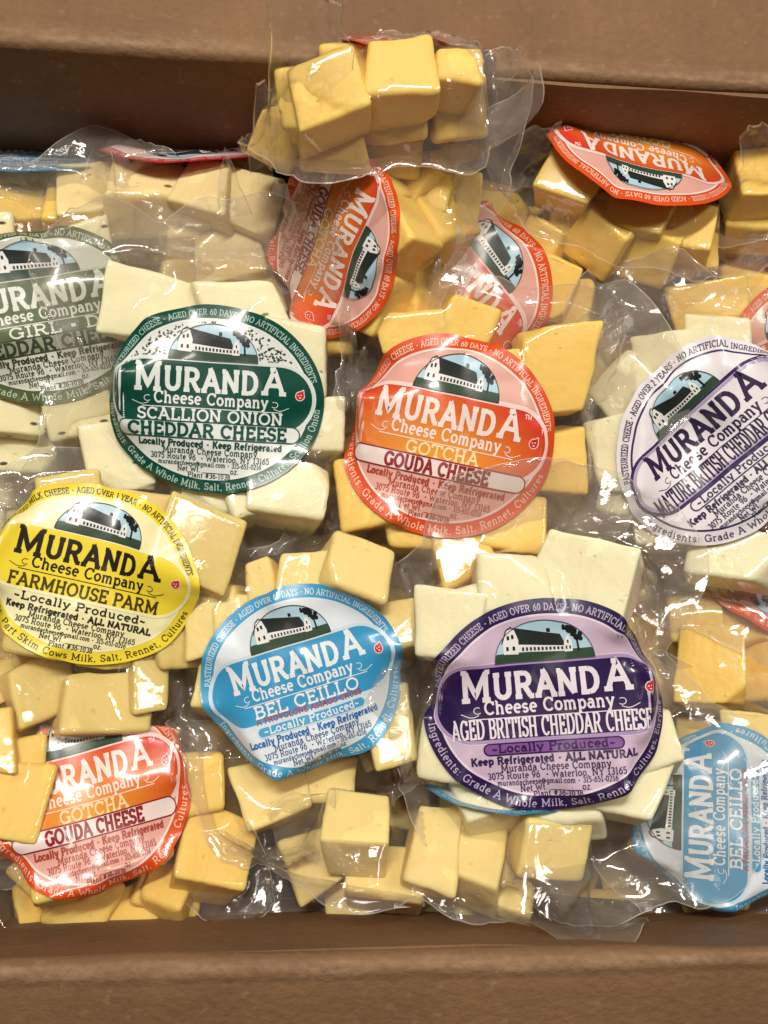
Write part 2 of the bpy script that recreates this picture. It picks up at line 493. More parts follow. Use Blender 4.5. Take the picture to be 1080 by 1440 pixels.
class Art:
    """flat label artwork: points in mm with a layer height, later laid over a crumpled sheet"""

    def __init__(self):
        self.v, self.f, self.m, self.mats, self.k = [], [], [], [], 0

    def mi(self, mat):
        if mat not in self.mats:
            self.mats.append(mat)
        return self.mats.index(mat)

    def columns(self, xs, top, bot, ny, mat, layer):
        b = len(self.v)
        for x in xs:
            t0, b0 = top(x), bot(x)
            for j in range(ny + 1):
                self.v.append((x, b0 + (t0 - b0) * j / ny, layer))
        i = self.mi(mat)
        for c in range(len(xs) - 1):
            for j in range(ny):
                p = b + c * (ny + 1) + j
                self.f.append((p, p + ny + 1, p + ny + 2, p + 1))
                self.m.append(i)

    def ellipse(self, cx, cy_, rx, ry, mat, layer, lo=-1.0, clip=None):
        n = max(8, int(rx * 2 / 1.15))
        xs = [cx - rx * math.cos(math.pi * i / n) for i in range(n + 1)]
        xs[0] += 1e-3
        xs[-1] -= 1e-3
        h = lambda x: ry * math.sqrt(max(0, 1 - ((x - cx) / rx) ** 2))
        tp = (lambda x: cy_ + h(x)) if clip is None else (lambda x: min(cy_ + h(x), clip))
        self.columns(xs, tp, lambda x: max(cy_ - h(x), cy_ + lo * ry), max(4, int(ry * (1 - lo) / 1.15)), mat, layer)

    def stadium(self, x0, x1, y0, y1, mat, layer, slope=0.0):
        r = (y1 - y0) / 2
        cyy = (y0 + y1) / 2
        n = 10
        xs = [x0 + r - r * math.cos(math.pi / 2 * i / n) for i in range(n + 1)]
        mnum = max(2, int((x1 - x0 - 2 * r) / 1.15))
        xs += [x0 + r + (x1 - x0 - 2 * r) * i / mnum for i in range(1, mnum)]
        xs += [x1 - r + r * math.sin(math.pi / 2 * i / n) for i in range(n + 1)]

        def h(x):
            d = max(0, x0 + r - x, x - (x1 - r))
            return math.sqrt(max(0, r * r - d * d))
        self.columns(xs, lambda x: cyy + h(x) + slope * x, lambda x: cyy - h(x) + slope * x, max(3, int(r * 2 / 1.15)), mat, layer)

    def stadium_line(self, x0, x1, y0, y1, t, mat, layer, slope=0.0):
        r = (y1 - y0) / 2
        cyy = (y0 + y1) / 2
        p = [(x1 - r + r * math.cos(a), cyy + r * math.sin(a)) for a in np.linspace(-math.pi / 2, math.pi / 2, 22)]
        p += [(x0 + r + r * math.cos(a), cyy + r * math.sin(a)) for a in np.linspace(math.pi / 2, 3 * math.pi / 2, 22)]
        p.append(p[0])
        self.stroke([(x, y + slope * x) for x, y in p], t, mat, layer)

    def quad(self, p, mat, layer):
        """p: 4 corners, grid-filled"""
        P4 = [np.array(q, float) for q in p]
        n = max(1, int(max(np.linalg.norm(P4[1] - P4[0]), np.linalg.norm(P4[2] - P4[3])) / 1.5) + 1)
        m = max(1, int(max(np.linalg.norm(P4[3] - P4[0]), np.linalg.norm(P4[2] - P4[1])) / 1.5) + 1)
        b = len(self.v)
        for i in range(n + 1):
            for j in range(m + 1):
                u, w = i / n, j / m
                q = (P4[0] * (1 - u) + P4[1] * u) * (1 - w) + (P4[3] * (1 - u) + P4[2] * u) * w
                self.v.append((q[0], q[1], layer))
        k = self.mi(mat)
        for i in range(n):
            for j in range(m):
                a = b + i * (m + 1) + j
                self.f.append((a, a + m + 1, a + m + 2, a + 1))
                self.m.append(k)

    def stroke(self, pts, t, mat, layer):
        q = [pts[0]]
        for a, b in zip(pts[:-1], pts[1:]):
            d = math.dist(a, b)
            n = max(1, int(d / 1.1 + 0.5))
            for i in range(1, n + 1):
                q.append((a[0] + (b[0] - a[0]) * i / n, a[1] + (b[1] - a[1]) * i / n))
        P = np.array(q)
        keep = np.r_[True, np.linalg.norm(np.diff(P, axis=0), axis=1) > 1e-5]
        P = P[keep]
        if len(P) < 2:
            return
        T = np.diff(P, axis=0)
        T /= np.linalg.norm(T, axis=1)[:, None]
        Nn = np.stack([-T[:, 1], T[:, 0]], 1)
        closed = np.linalg.norm(P[0] - P[-1]) < 1e-6 and len(P) > 3
        A = np.vstack([Nn[:1], Nn])
        B = np.vstack([Nn, Nn[-1:]])
        if closed:
            A[0] = Nn[-1]
            B[-1] = Nn[0]
        M = A + B
        ln = np.linalg.norm(M, axis=1)
        M /= np.maximum(ln, 1e-6)[:, None]
        M *= np.minimum(1.7, 1 / np.maximum(0.3, (M * A).sum(1)))[:, None]
        self.k += 1
        z = layer + (self.k % 7) * 0.06
        b = len(self.v)
        for p, n in zip(P, M):
            self.v.append((p[0] + n[0] * t, p[1] + n[1] * t, z))
            self.v.append((p[0] - n[0] * t, p[1] - n[1] * t, z))
        k = self.mi(mat)
        for i in range(len(P) - 1):
            a = b + 2 * i
            self.f.append((a, a + 1, a + 3, a + 2))
            self.m.append(k)

    def glyph(self, ch, fn, t, mat, layer):
        w, st = GLYPH[ch]
        for s in st:
            if s[0] == 'dot':
                x, y = fn(s[1], s[2])
                x2, _ = fn(s[1] + s[3], s[2])
                rr = math.hypot(x2 - x, fn(s[1] + s[3], s[2])[1] - y)
                self.stroke([(x - rr, y), (x + rr, y)], rr * 0.8, mat, layer)
            else:
                self.stroke([fn(*p) for p in s], t, mat, layer)

    def text(self, s, x, y, h, mat, layer, width=None, t=0.075, track=0.06, slope=0.0, align='c', curve=0.0):
        nat = sum(GLYPH[c][0] + track for c in s) * h
        sx = 1.0 if width is None else width / nat
        X = x - nat * sx / 2 if align == 'c' else x
        x00 = X
        for c in s:
            def fn(a, b, X=X):
                xx = X + a * h * sx
                return (xx, y + b * h + slope * (xx - x) - curve * (xx - x) ** 2)
            self.glyph(c, fn, t * h, mat, layer)
            X += (GLYPH[c][0] + track) * h * sx

    def arc_text(self, s, rx, ry, a_mid, h, mat, layer, span, bottom=False, t=0.07):
        """lettering round an ellipse; a_mid and span in degrees"""
        nat = sum(GLYPH[c][0] + 0.08 for c in s)
        A = np.linspace(0, 1, 400)
        ang = R(a_mid) + (A - 0.5) * R(span) * (1 if bottom else -1)
        X, Y = rx * np.cos(ang), ry * np.sin(ang)
        S = np.r_[0, np.cumsum(np.hypot(np.diff(X), np.diff(Y)))]
        sx = S[-1] / nat
        pos = 0.0
        for c in s:
            mid = (pos + GLYPH[c][0] / 2) * sx
            xm, ym = np.interp(mid, S, X), np.interp(mid, S, Y)
            e = 0.3
            tx, ty = np.interp(mid + e, S, X) - np.interp(mid - e, S, X), np.interp(mid + e, S, Y) - np.interp(mid - e, S, Y)
            L_ = math.hypot(tx, ty) or 1
            tx, ty = tx / L_, ty / L_
            hw = GLYPH[c][0] / 2
            kx = min(sx, h * 1.25)

            def fn(a, b):
                dx, dy = (a - hw) * kx, (b - 0.5) * h
                return (xm + tx * dx - ty * dy, ym + ty * dx + tx * dy)
            self.glyph(c, fn, t * h, mat, layer)
            pos += GLYPH[c][0] + 0.08

    def barn(self, cx, y0, hw, hh, sky, line, layer, ground):
        dark, white, black = ink((38, 44, 42)), ink((236, 236, 234)), ink((20, 22, 24))
        g = ink(ground)
        self.ellipse(cx, y0, hw, hh, ink(sky), layer, lo=0.0)
        self.ellipse(cx, y0, hw * 0.995, hh * 0.995, g, layer + 1, lo=0.0, clip=y0 + hh * 0.24)
        P = lambda x, y: (cx + x * hw, y0 + y * hh)
        self.quad([P(-.58, .26), P(.42, .20), P(.42, .36), P(-.46, .46)], white, layer + 2)
        self.quad([P(-.52, .44), P(.46, .33), P(.36, .62), P(-.60, .86)], dark, layer + 3)
        self.quad([P(-.80, .22), P(-.50, .20), P(-.48, .56), P(-.80, .50)], white, layer + 4)
        self.quad([P(-.80, .50), P(-.48, .54), P(-.55, .80), P(-.70, .80)], white, layer + 4.1)
        self.stroke([P(-.82, .48), P(-.71, .80), P(-.60, .88)], hw * .012, black, layer + 5)
        for i in range(11):
            x = -.42 + i * .078
            self.quad([P(x, .275 - i * .003), P(x + .04, .275 - i * .003), P(x + .04, .36 - i * .005), P(x, .365 - i * .005)], black, layer + 5)
        for (x, y) in ((-.74, .30), (-.61, .30), (-.71, .56), (-.62, .58)):
            self.quad([P(x, y), P(x + .05, y), P(x + .05, y + .10), P(x, y + .10)], black, layer + 5)
        self.quad([P(.42, .18), P(.58, .18), P(.58, .40), P(.42, .40)], white, layer + 4)
        self.quad([P(.42, .40), P(.58, .40), P(.52, .56), P(.48, .56)], white, layer + 4.1)
        for (x, y) in ((.45, .24), (.52, .24), (.485, .38)):
            self.quad([P(x, y), P(x + .03, y), P(x + .03, y + .08), P(x, y + .08)], black, layer + 5)
        self.quad([P(.10, .70), P(.17, .69), P(.17, .78), P(.10, .79)], black, layer + 4)
        self.stroke([P(.70, .18), P(.68, .5), P(.60, .72)], hw * .02, black, layer + 3)
        self.stroke([P(.68, .42), P(.78, .6)], hw * .015, black, layer + 3)
        rs = random.Random(4)
        for (x, y, r_) in ((.62, .78, .10), (.54, .72, .07), (.70, .68, .09), (.78, .60, .07), (.63, .62, .07), (.50, .82, .05), (.72, .50, .06)):
            for _ in range(5):
                if (x + .1) ** 2 + (y + .05) ** 2 > 1.08:
                    x, y = x * .95, y * .94
                self.ellipse(cx + (x + rs.uniform(-.04, .04)) * hw, y0 + (y + rs.uniform(-.04, .04)) * hh, r_ * hw * rs.uniform(.4, .75), r_ * hh * rs.uniform(.5, .9), black, layer + 3 + rs.random())
        p = [(cx + hw * math.cos(a), y0 + hh * math.sin(a)) for a in np.linspace(0, math.pi, 48)]
        self.stroke(p, 0.16, line, layer + 6)
        self.stroke([P(-1, 0), P(1, 0)], 0.14, line, layer + 6)


NOM_A, NOM_B = 50.0, 43.5
DARK = (36, 30, 32)
TYPES = {
    'onion': dict(border=(8, 74, 60), rim=(228, 233, 228), inner=(224, 228, 222), banner=(8, 74, 60), bline=(214, 224, 220), name=(226, 233, 230), arc=(170, 205, 192),
                  body=(22, 70, 62), variety=['SCALLION ONION'], pill=((226, 232, 228), (14, 80, 66), 'CHEDDAR CHEESE'), dots=True, base=(8, 74, 60),
                  ingr='Ingredients: Grade A Whole Milk, Salt, Rennet, Cultures, Scallion Onion', drop=(206, 44, 52)),
    'gotcha': dict(border=(222, 80, 26), rim=(245, 226, 222), inner=(228, 172, 158), banner=(212, 52, 38), grad=(238, 160, 48), bline=(246, 214, 208), name=(248, 228, 222), arc=(250, 205, 180),
                   body=(172, 66, 48), variety=['GOTCHA'], vcol=(250, 226, 170), pill=((244, 226, 222), (150, 34, 36), 'GOUDA CHEESE'), drop=(205, 40, 46), dropline=(250, 214, 208)),
    'purple': dict(border=(44, 25, 76), rim=(232, 214, 232), inner=(208, 186, 208), banner=(44, 25, 76), bline=(176, 150, 196), name=(236, 226, 236), arc=(190, 176, 206),
                   body=(56, 36, 84), variety=['AGED BRITISH CHEDDAR CHEESE'], local=((134, 84, 156), (44, 24, 70)), natural=True, drop=(210, 50, 62),
                   ingr='Ingredients: Grade A Whole Milk, Salt, Rennet, Cultures, Enzyme'),
    'white': dict(border=(238, 234, 240), rim=(60, 44, 96), inner=(238, 234, 240), banner=(238, 234, 240), bline=(60, 44, 96), bline2=(186, 172, 210), name=(54, 38, 74), arc=(58, 42, 86),
                  body=(58, 44, 84), variety=['MATURE BRITISH CHEDDAR'], local=((236, 232, 240), (60, 44, 90)), natural=True, drop=(214, 48, 52), over='PASTEURIZED CHEESE * AGED OVER 2 YEARS * NO ARTIFICIAL INGREDIENTS'),
    'yellow': dict(border=(246, 222, 62), rim=(250, 246, 196), inner=(246, 240, 186), banner=(246, 222, 62), bline=(250, 244, 190), name=(34, 32, 24), arc=(44, 40, 26),
                   body=(48, 44, 32), variety=['FARMHOUSE PARM'], vcol=(74, 64, 24), natural=True, localplain=True, drop=(214, 56, 46), over='PASTEURIZED MILK CHEESE * AGED OVER 1 YEAR * NO ARTIFICIAL INGREDIENTS',
                   ingr='Ingredients: Part Skim Cows Milk, Salt, Rennet, Cultures'),
    'blue': dict(border=(66, 160, 206), rim=(226, 236, 242), inner=(224, 232, 240), banner=(58, 154, 204), bline=(206, 226, 238), name=(232, 238, 242), arc=(216, 232, 242),
                 body=(48, 84, 138), variety=['BEL CEILLO'], red='A PROVOLONE ASIAGO CROSS', local=((70, 162, 208), (224, 236, 244)), drop=(210, 40, 52)),
    'olive': dict(border=(82, 98, 62), rim=(222, 224, 212), inner=(214, 216, 204), banner=(84, 100, 64), bline=(196, 204, 184), name=(226, 228, 218), arc=(196, 204, 180),
                  body=(62, 68, 56), variety=['LY GIRL * Dill'], pill=((150, 156, 132), (58, 66, 48), 'CHEDDAR CHEESE'), drop=(190, 60, 60)),
    'red': dict(border=(196, 36, 42), rim=(244, 226, 224), inner=(240, 210, 206), banner=(190, 30, 38), bline=(246, 220, 216), name=(246, 232, 228), arc=(246, 206, 200),
                body=(150, 50, 44), variety=['GOUDA'], pill=((240, 220, 216), (150, 34, 36), 'SMOKED CHEESE'), drop=(205, 40, 46)),
}
_art = {}


def label_art(kind):
    if kind in _art:
        return _art[kind]
    T = TYPES[kind]
    a, b = NOM_A, NOM_B
    S = Art()
    I = lambda k: ink(T[k])
    S.ellipse(0, 0, a, b, I('border'), 0)
    ia, ib = a * 0.865, b * 0.845
    S.ellipse(0, 0, ia, ib, I('inner'), 1)
    S.stroke([(ia * math.cos(q), ib * math.sin(q)) for q in np.linspace(0, 2 * math.pi, 120)], 0.45, I('rim'), 2)
    arc = I('arc')
    S.arc_text(T.get('over', 'PASTEURIZED CHEESE * AGED OVER 60 DAYS * NO ARTIFICIAL INGREDIENTS'), a * .93, b * .92, 90, 2.7, arc, 3, 150)
    ing = T.get('ingr', 'Ingredients: Grade A Whole Milk, Salt, Rennet, Cultures')
    S.arc_text(ing, a * .932, b * .925, 270 if len(ing) < 60 else 272, 3.1, arc, 3, 158 if len(ing) < 60 else 172, bottom=True)
    if T.get('dots'):
        rs = random.Random(2)
        for i in range(900):
            q, rr = rs.uniform(0.2, math.pi - 0.2), rs.uniform(0.50, 0.965)
            x, y = ia * rr * math.cos(q), ib * rr * math.sin(q)
            if y < 16.5 or (x / 20.5) ** 2 + ((y - 18) / 17) ** 2 < 1:
                continue
            e = rs.uniform(.34, .66)
            an = rs.uniform(0, 3.14)
            S.stroke([(x - e * math.cos(an), y - e * math.sin(an)), (x + e * math.cos(an), y + e * math.sin(an))], e * .62, ink((20, 58, 50)), 2)
    S.barn(0, 17.6, 19.5, 17.0, (178, 212, 228), ink((96, 84, 110)) if kind in ('purple', 'white', 'onion') else ink((60, 40, 36)), 3, (52, 76, 58))
    # banner
    has_pill = 'pill' in T
    y1, y0 = (17.4, -14.0) if has_pill else (17.4, -13.5)
    bx = a * .905
    S.stadium(-bx, bx, y0, y1, ink(T['banner'], T.get('grad')), 2.5)
    S.stadium_line(-bx, bx, y0, y1, .75, I('bline'), 3.5)
    if 'bline2' in T:
        S.stadium_line(-bx + 1.6, bx - 1.6, y0 + 1.6, y1 - 1.6, .7, ink(T['bline2']), 3.5)
    elif kind != 'yellow':
        S.stadium_line(-bx - .9, bx + .9, y0 - .9, y1 + .9, .18, ink(T['rim']), 3.5)
    nm = I('name')
    tl = 4.6
    # company name, taller first and last letters
    S.text('M', -27.3, 3.4, 11.6, nm, tl, width=12.6, t=.088)
    S.text('URAND', -.3, 3.8, 9.4, nm, tl, width=41.5, t=.108)
    S.text('A', 27.4, 4.4, 11.0, nm, tl, width=11.0, t=.092)
    S.text('Cheese Company', 0, -2.4, 5.0, nm, tl, width=50, t=.085)
    for sg in (-1, 1):
        S.stroke([(sg * (27.6 + 1.5 * math.cos(q)), -.8 + 1.3 * math.sin(q)) for q in np.linspace(-2.4, 2.2, 12)], .16, nm, tl)
        S.stroke([(sg * (27.2 + 7 * k), -2.6 - .9 * math.sin(k * 4)) for k in np.linspace(0, 1, 8)], .16, nm, tl)
    S.stroke([(-30, -4.3), (31, -4.3)], .20, nm, tl)
    vc = ink(T.get('vcol', T['name']))
    v = T['variety'][0]
    red = ink((176, 36, 46))
    if has_pill:
        S.text(v, 0, -9.9, 4.8, vc, tl, width=min(64, len(v) * 5.6), t=.095)
        pc, pt, ptxt = T['pill']
        S.stadium(-40.5, 39.5, -18.2, -10.7, ink(pc), 4.5)
        S.stadium_line(-40.5, 39.5, -18.2, -10.7, .3, ink(pt), 5.5)
        S.text(ptxt, -1, -17.1, 5.3, ink(pt), 6.5, width=70 if len(ptxt) > 13 else 48, t=.12)
        y = -22.0
    else:
        wv = {'AGED BRITISH CHEDDAR CHEESE': 77, 'MATURE BRITISH CHEDDAR': 70, 'FARMHOUSE PARM': 66, 'BEL CEILLO': 52}[v]
        hv = 7.4 if len(v) > 20 else 5.6
        if kind == 'white':
            S.text('MATURE BRITISH CHEDDAR CHEESE', 0, -12.0, hv, vc, tl, width=78, t=.055)
        else:
            S.text(v, 0, -12.0 if 'red' not in T else -10.2, hv if 'red' not in T else 5.0, vc, tl, width=wv, t=.055 if len(v) > 20 else .092)
        if 'red' in T:
            S.text(T['red'], 0, -13.1, 2.3, red, tl, width=52, t=.095)
        if 'local' in T:
            lc, lt = T['local']
            S.stadium(-26.5, 26.5, -19.0, -14.5, ink(lc), 4.5)
            S.stadium_line(-26.5, 26.5, -19.0, -14.5, .28, ink(lt) if kind != 'blue' else ink((200, 224, 238)), 5.5)
            S.text('~Locally Produced~', 0, -18.0, 3.2, ink(lt), 6.5, width=47, t=.10)
        elif T.get('localplain'):
            S.text('~Locally Produced~', 0, -18.2, 3.5, ink(T['name']), 4.5, width=58, t=.10)
        y = -22.6
    bd = I('body')
    first = 'Keep Refrigerated * ALL NATURAL' if T.get('natural') else 'Locally Produced * Keep Refrigerated'
    S.text(first, 0, y, 2.7, bd if kind != 'blue' else ink((38, 110, 176)), 4.5, width=64, t=.14)
    S.text('Muranda Cheese Company', 0, y - 3.3, 2.8, bd, 4.5, width=42, t=.075)
    S.text('3075 Route 96  * Waterloo, NY 13165', 0, y - 6.3, 2.6, bd, 4.5, width=53, t=.075)
    S.text('murandacheese@gmail.com * 315-651-0216', 0, y - 8.9, 2.1, bd, 4.5, width=46, t=.075)
    S.text('Net Wt.', -9, y - 11.7, 2.5, bd, 4.5, width=10.5, t=.075)
    S.stroke([(-3, y - 11.9), (8.5, y - 11.9)], .12, bd, 4.5)
    S.text('oz.', 11.2, y - 11.7, 2.5, bd, 4.5, t=.075)
    S.text('Plant #36-1038', 0, y - 14.3, 2.3, bd, 4.5, width=19, t=.075)
    # small drop mark
    dx, dy = bx - 6.4, 4.4
    dr = I('drop')
    dl = ink(T.get('dropline', (250, 225, 222)))
    S.ellipse(dx, dy - .4, 2.2, 2.3, dl, 4.5)
    S.quad([(dx - 2.0, dy + .2), (dx + 2.0, dy + .6), (dx + 1.7, dy + 2.6), (dx + 1.2, dy + 2.7)], dl, 4.8)
    S.ellipse(dx, dy - .4, 1.8, 1.9, dr, 5.5)
    S.quad([(dx - 1.5, dy + .4), (dx + 1.75, dy + .4), (dx + 1.4, dy + 2.2), (dx + 1.2, dy + 2.2)], dr, 5.8)
    wh = ink((250, 225, 222))
    for (qx, qy, w) in ((-.7, .2, .3), (.5, .4, .3), (.1, -.9, .5)):
        S.ellipse(dx + qx, dy + qy - .3, w, .3, wh, 6.6)
    if kind == 'gotcha':
        S.text('TM', 34.0, 13.6, 1.7, nm, tl, t=.09)
    _art[kind] = S
    return S


# ------------------------------------------------------------------ cheese chunks
def chunk_planes(dims, rs, wedge):
    pl = []
    for ax in range(3):
        for sg in (-1, 1):
            n = np.zeros(3)
            n[ax] = sg
            n += rs.uniform(-wedge, wedge, 3) * (0.4 if (ax == 2 and sg == 1) else 1)
            n /= np.linalg.norm(n)
            pl.append((n, dims[ax] / 2))
    return pl


def chunk_mesh(pl):
    vid = {}
    V = []
    for a in (0, 1):
        for b in (0, 1):
            for c in (0, 1):
                ns = [pl[a], pl[2 + b], pl[4 + c]]
                V.append(np.linalg.solve(np.array([n for n, _ in ns]), np.array([d for _, d in ns])))
                vid[(a, b, c)] = len(V) - 1
    g = lambda *k: vid[k]
    F = [(g(0, 0, 0), g(0, 0, 1), g(0, 1, 1), g(0, 1, 0)), (g(1, 0, 0), g(1, 1, 0), g(1, 1, 1), g(1, 0, 1)),
         (g(0, 0, 0), g(1, 0, 0), g(1, 0, 1), g(0, 0, 1)), (g(0, 1, 0), g(0, 1, 1), g(1, 1, 1), g(1, 1, 0)),
         (g(0, 0, 0), g(0, 1, 0), g(1, 1, 0), g(1, 0, 0)), (g(0, 0, 1), g(1, 0, 1), g(1, 1, 1), g(0, 1, 1))]
    return np.array(V), F


def chunk_obj(V, F, mat, parent, seed, cuts=()):
    bm = bmesh.new()
    vs_ = [bm.verts.new(v) for v in V]
    for f in F:
        bm.faces.new([vs_[i] for i in f])
    for n, dist in cuts:
        r_ = bmesh.ops.bisect_plane(bm, geom=list(bm.verts) + list(bm.edges) + list(bm.faces), plane_co=Vector(n) * dist, plane_no=Vector(n), clear_outer=True)
        ed = [e for e in r_['geom_cut'] if isinstance(e, bmesh.types.BMEdge)]
        if ed:
            bmesh.ops.edgeloop_fill(bm, edges=ed)
    bmesh.ops.recalc_face_normals(bm, faces=list(bm.faces))
    bmesh.ops.bevel(bm, geom=list(bm.edges) + list(bm.verts), offset=0.0017 + 0.0012 * ((seed * 7 % 10) / 10), segments=3, profile=0.55, affect='EDGES')
    bmesh.ops.subdivide_edges(bm, edges=[e for e in bm.edges if e.calc_length() > 0.008], cuts=9, use_grid_fill=True)
    bm.verts.ensure_lookup_table()
    P = np.array([v.co for v in bm.verts])
    bm.normal_update()
    d = vnoise(P[:, 0] * 90 + seed, P[:, 1] * 90 + P[:, 2] * 70, seed) * 0.0006 + vnoise(P[:, 0] * 330 + seed, P[:, 1] * 330 + P[:, 2] * 300, seed + 3) * 0.00022
    for v, k in zip(bm.verts, d):
        v.co += v.normal * float(k)
    me = bpy.data.meshes.new('cheese_cube')
    bm.to_mesh(me)
    bm.free()
    me.materials.append(mat)
    me.polygons.foreach_set('use_smooth', np.ones(len(me.polygons), dtype=bool))
    o = bpy.data.objects.new('cheese_cube', me)
    col.objects.link(o)
    o.parent = parent
    return o


# coarse height map of what already lies in the box (for draping film margins)
HX, HY, HC = 0.30, 0.40, 0.0025
HN = (int(2 * HX / HC), int(2 * HY / HC))
HMAP = np.full(HN, -0.2)


def hm_idx(P):
    return np.clip(((P[:, 0] + HX) / HC).astype(int), 0, HN[0] - 1), np.clip(((P[:, 1] + HY) / HC).astype(int), 0, HN[1] - 1)


GRIDN, DX = 171, 1.4          # local grid, mm
GC = (np.arange(GRIDN) - GRIDN // 2) * DX
GX, GY = np.meshgrid(GC, GC, indexing='ij')


def sample(h, x, y):
    """quadratic B-spline lookup (smooth first derivative)"""
    fx = np.clip(x / DX + GRIDN // 2, 1, GRIDN - 2.001)
    fy = np.clip(y / DX + GRIDN // 2, 1, GRIDN - 2.001)
    i, j = np.round(fx).astype(int), np.round(fy).astype(int)
    u, v = fx - i, fy - j
    wx = (.5 * (.5 - u) ** 2, .75 - u * u, .5 * (.5 + u) ** 2)
    wy = (.5 * (.5 - v) ** 2, .75 - v * v, .5 * (.5 + v) ** 2)
    out = 0
    for a in range(3):
        for b in range(3):
            out = out + wx[a] * wy[b] * h[i + a - 1, j + b - 1]
    return out


def relax(ob, mask, p, n, h0):
    h = h0.copy()
    for _ in range(n):
        q = np.pad(h, 1)
        a = (q[:-2, 1:-1] + q[2:, 1:-1] + q[1:-1, :-2] + q[1:-1, 2:]) * 0.25 - p
        h = np.where(mask, np.maximum(ob, a), 0)
    return h


SEED = [10]


def pack(px, py, z, a_px=150, b_px=130, rot=0, tx=0, ty=0, art=None, cheese='gouda', chunks=(), fins=(), margin=11, label='', off=(0, 0),
         creases=(), fill=True, thick=26, group='vacuum packs of cheese cubes heaped in the box', wedge=.19, stiff=.1, droop=.75, skirt=0, low=True, phi=0, cz=None):
    SEED[0] += 1
    seed = SEED[0]
    rs = np.random.RandomState(seed)
    # label centre in space
    C = at_z(px, py, z)
    dep = (C - CP).dot(CF)
    mpp = dep / FPX                                   # metres per pixel
    B = frame(px, py, rot - phi, tx, ty, phi)
    O = C - B[:, 2] * (thick + 2.0) / 1000
    root = bpy.data.objects.new('cheese_pack', None)
    root.empty_display_size = 0.02
    col.objects.link(root)
    Mw = Matrix([list(B[i]) + [O[i]] for i in range(3)] + [[0, 0, 0, 1]])
    root.matrix_world = Mw
    tag(root, label, 'cheese pack', group)
    a, b = a_px * mpp * 1000, b_px * mpp * 1000
    lox, loy = off
    mat = CHEESE[cheese]
    ob_t = np.zeros((GRIDN, GRIDN))
    ob_b = np.zeros((GRIDN, GRIDN))
    centres = []

    def add(cl, Rl, dims, wd):
        """cl: centre in local metres, Rl: 3x3"""
        pl = chunk_planes(dims, rs, wd)
        V, F = chunk_mesh(pl)
        cuts = []
        if rs.rand() < .55:
            c_ = V[rs.randint(8)] * rs.uniform(.8, 1.2, 3)
            n_ = c_ / np.linalg.norm(c_)
            cuts.append((n_, float((V @ n_).max()) * rs.uniform(.70, .86)))
        o = chunk_obj(V, F, mat, root, seed * 40 + len(centres), cuts)
        pl = pl + cuts
        o.matrix_local = Matrix([list(Rl[i]) + [cl[i]] for i in range(3)] + [[0, 0, 0, 1]])
        centres.append(cl * 1000)
        d = Rl.T @ np.array([0, 0, 1.0])
        px_, py_ = GX / 1000 - cl[0], GY / 1000 - cl[1]
        p0 = [Rl[0, k] * px_ + Rl[1, k] * py_ - Rl[2, k] * cl[2] for k in range(3)]
        lo = np.full(px_.shape, -1e9)
        hi = np.full(px_.shape, 1e9)
        for n, dist in pl:
            nd = n.dot(d)
            s = dist - (n[0] * p0[0] + n[1] * p0[1] + n[2] * p0[2])
            if abs(nd) < 1e-6:
                hi = np.where(s < 0, -1e9, hi)
            elif nd > 0:
                hi = np.minimum(hi, s / nd)
            else:
                lo = np.maximum(lo, s / nd)
        hit = hi > lo
        np.copyto(ob_t, np.maximum(ob_t, hi * 1000), where=hit)
        np.copyto(ob_b, np.minimum(ob_b, lo * 1000), where=hit)

    for c in chunks:
        cx, cy_, w, h, rt = c[:5]
        dz = c[5] if len(c) > 5 else -5 + rs.uniform(-2, 2)
        ctx = c[6] if len(c) > 6 else rs.uniform(2, 16)
        cty = c[7] if len(c) > 7 else rs.uniform(-10, 10)
        d3 = c[8] if len(c) > 8 else rs.uniform(26, 30)
        fr = frame(cx, cy_, rt, ctx, cty)
        dd = dep - dz / 1000 if cz is None else (at_z(cx, cy_, cz + dz / 1000) - CP).dot(CF)
        k = dd / FPX
        cen = at_depth(cx, cy_, dd) - fr[:, 2] * d3 / 2000
        add(B.T @ (cen - O), B.T @ fr, (w * k, h * k, d3 / 1000), wedge)
    if fill:
        for iy in range(-2, 3):
            for ix in range(-2, 3):
                x, y = (ix + .5 * (iy % 2)) * 31 + rs.uniform(-3, 3), iy * 27.5 + rs.uniform(-3, 3)
                if (x / (a * .92)) ** 2 + (y / (b * .92)) ** 2 > 1:
                    continue
                x, y = x * .9 + lox, y * .9 + loy
                if any(math.hypot(x - q[0], y - q[1]) < 23 for q in centres if q[2] > 0):
                    continue
                s = rs.uniform(27, 31, 3) / 1000
                Rl = np.array(Matrix.Rotation(R(rs.uniform(-25, 25)), 3, 'Z') @ Matrix.Rotation(R(rs.uniform(-11, 11)), 3, 'X') @ Matrix.Rotation(R(rs.uniform(-11, 11)), 3, 'Y'))
                add(np.array([x, y, thick + rs.uniform(-4, 0) - s[2] * 500]) / 1000, Rl, s, .07)
        if low:
            cxy = np.array([q[:2] for q in centres])
            m0, ext = cxy.mean(0), np.abs(cxy - cxy.mean(0)).max(0)
            for q in range(6):
                an = q * math.pi / 3 + rs.uniform(-.2, .2)
                s = rs.uniform(27, 31, 3) / 1000
                Rl = np.array(Matrix.Rotation(R(rs.uniform(0, 90)), 3, 'Z') @ Matrix.Rotation(R(rs.uniform(-12, 12)), 3, 'X'))
                add(np.array([m0[0] + min(ext[0], 36) * .85 * math.cos(an), m0[1] + min(ext[1], 34) * .85 * math.sin(an), thick - 41]) / 1000, Rl, s, .08)
    # outline
    occ = (ob_t > 0.5) | (ob_b < -0.5)
    m0 = np.array([GX[occ].mean(), GY[occ].mean()])
    NT = 220
    th = np.arange(NT) / NT * 2 * math.pi
    rr = np.linspace(0, 110, 111)
    sx = m0[0] + np.outer(np.cos(th), rr)
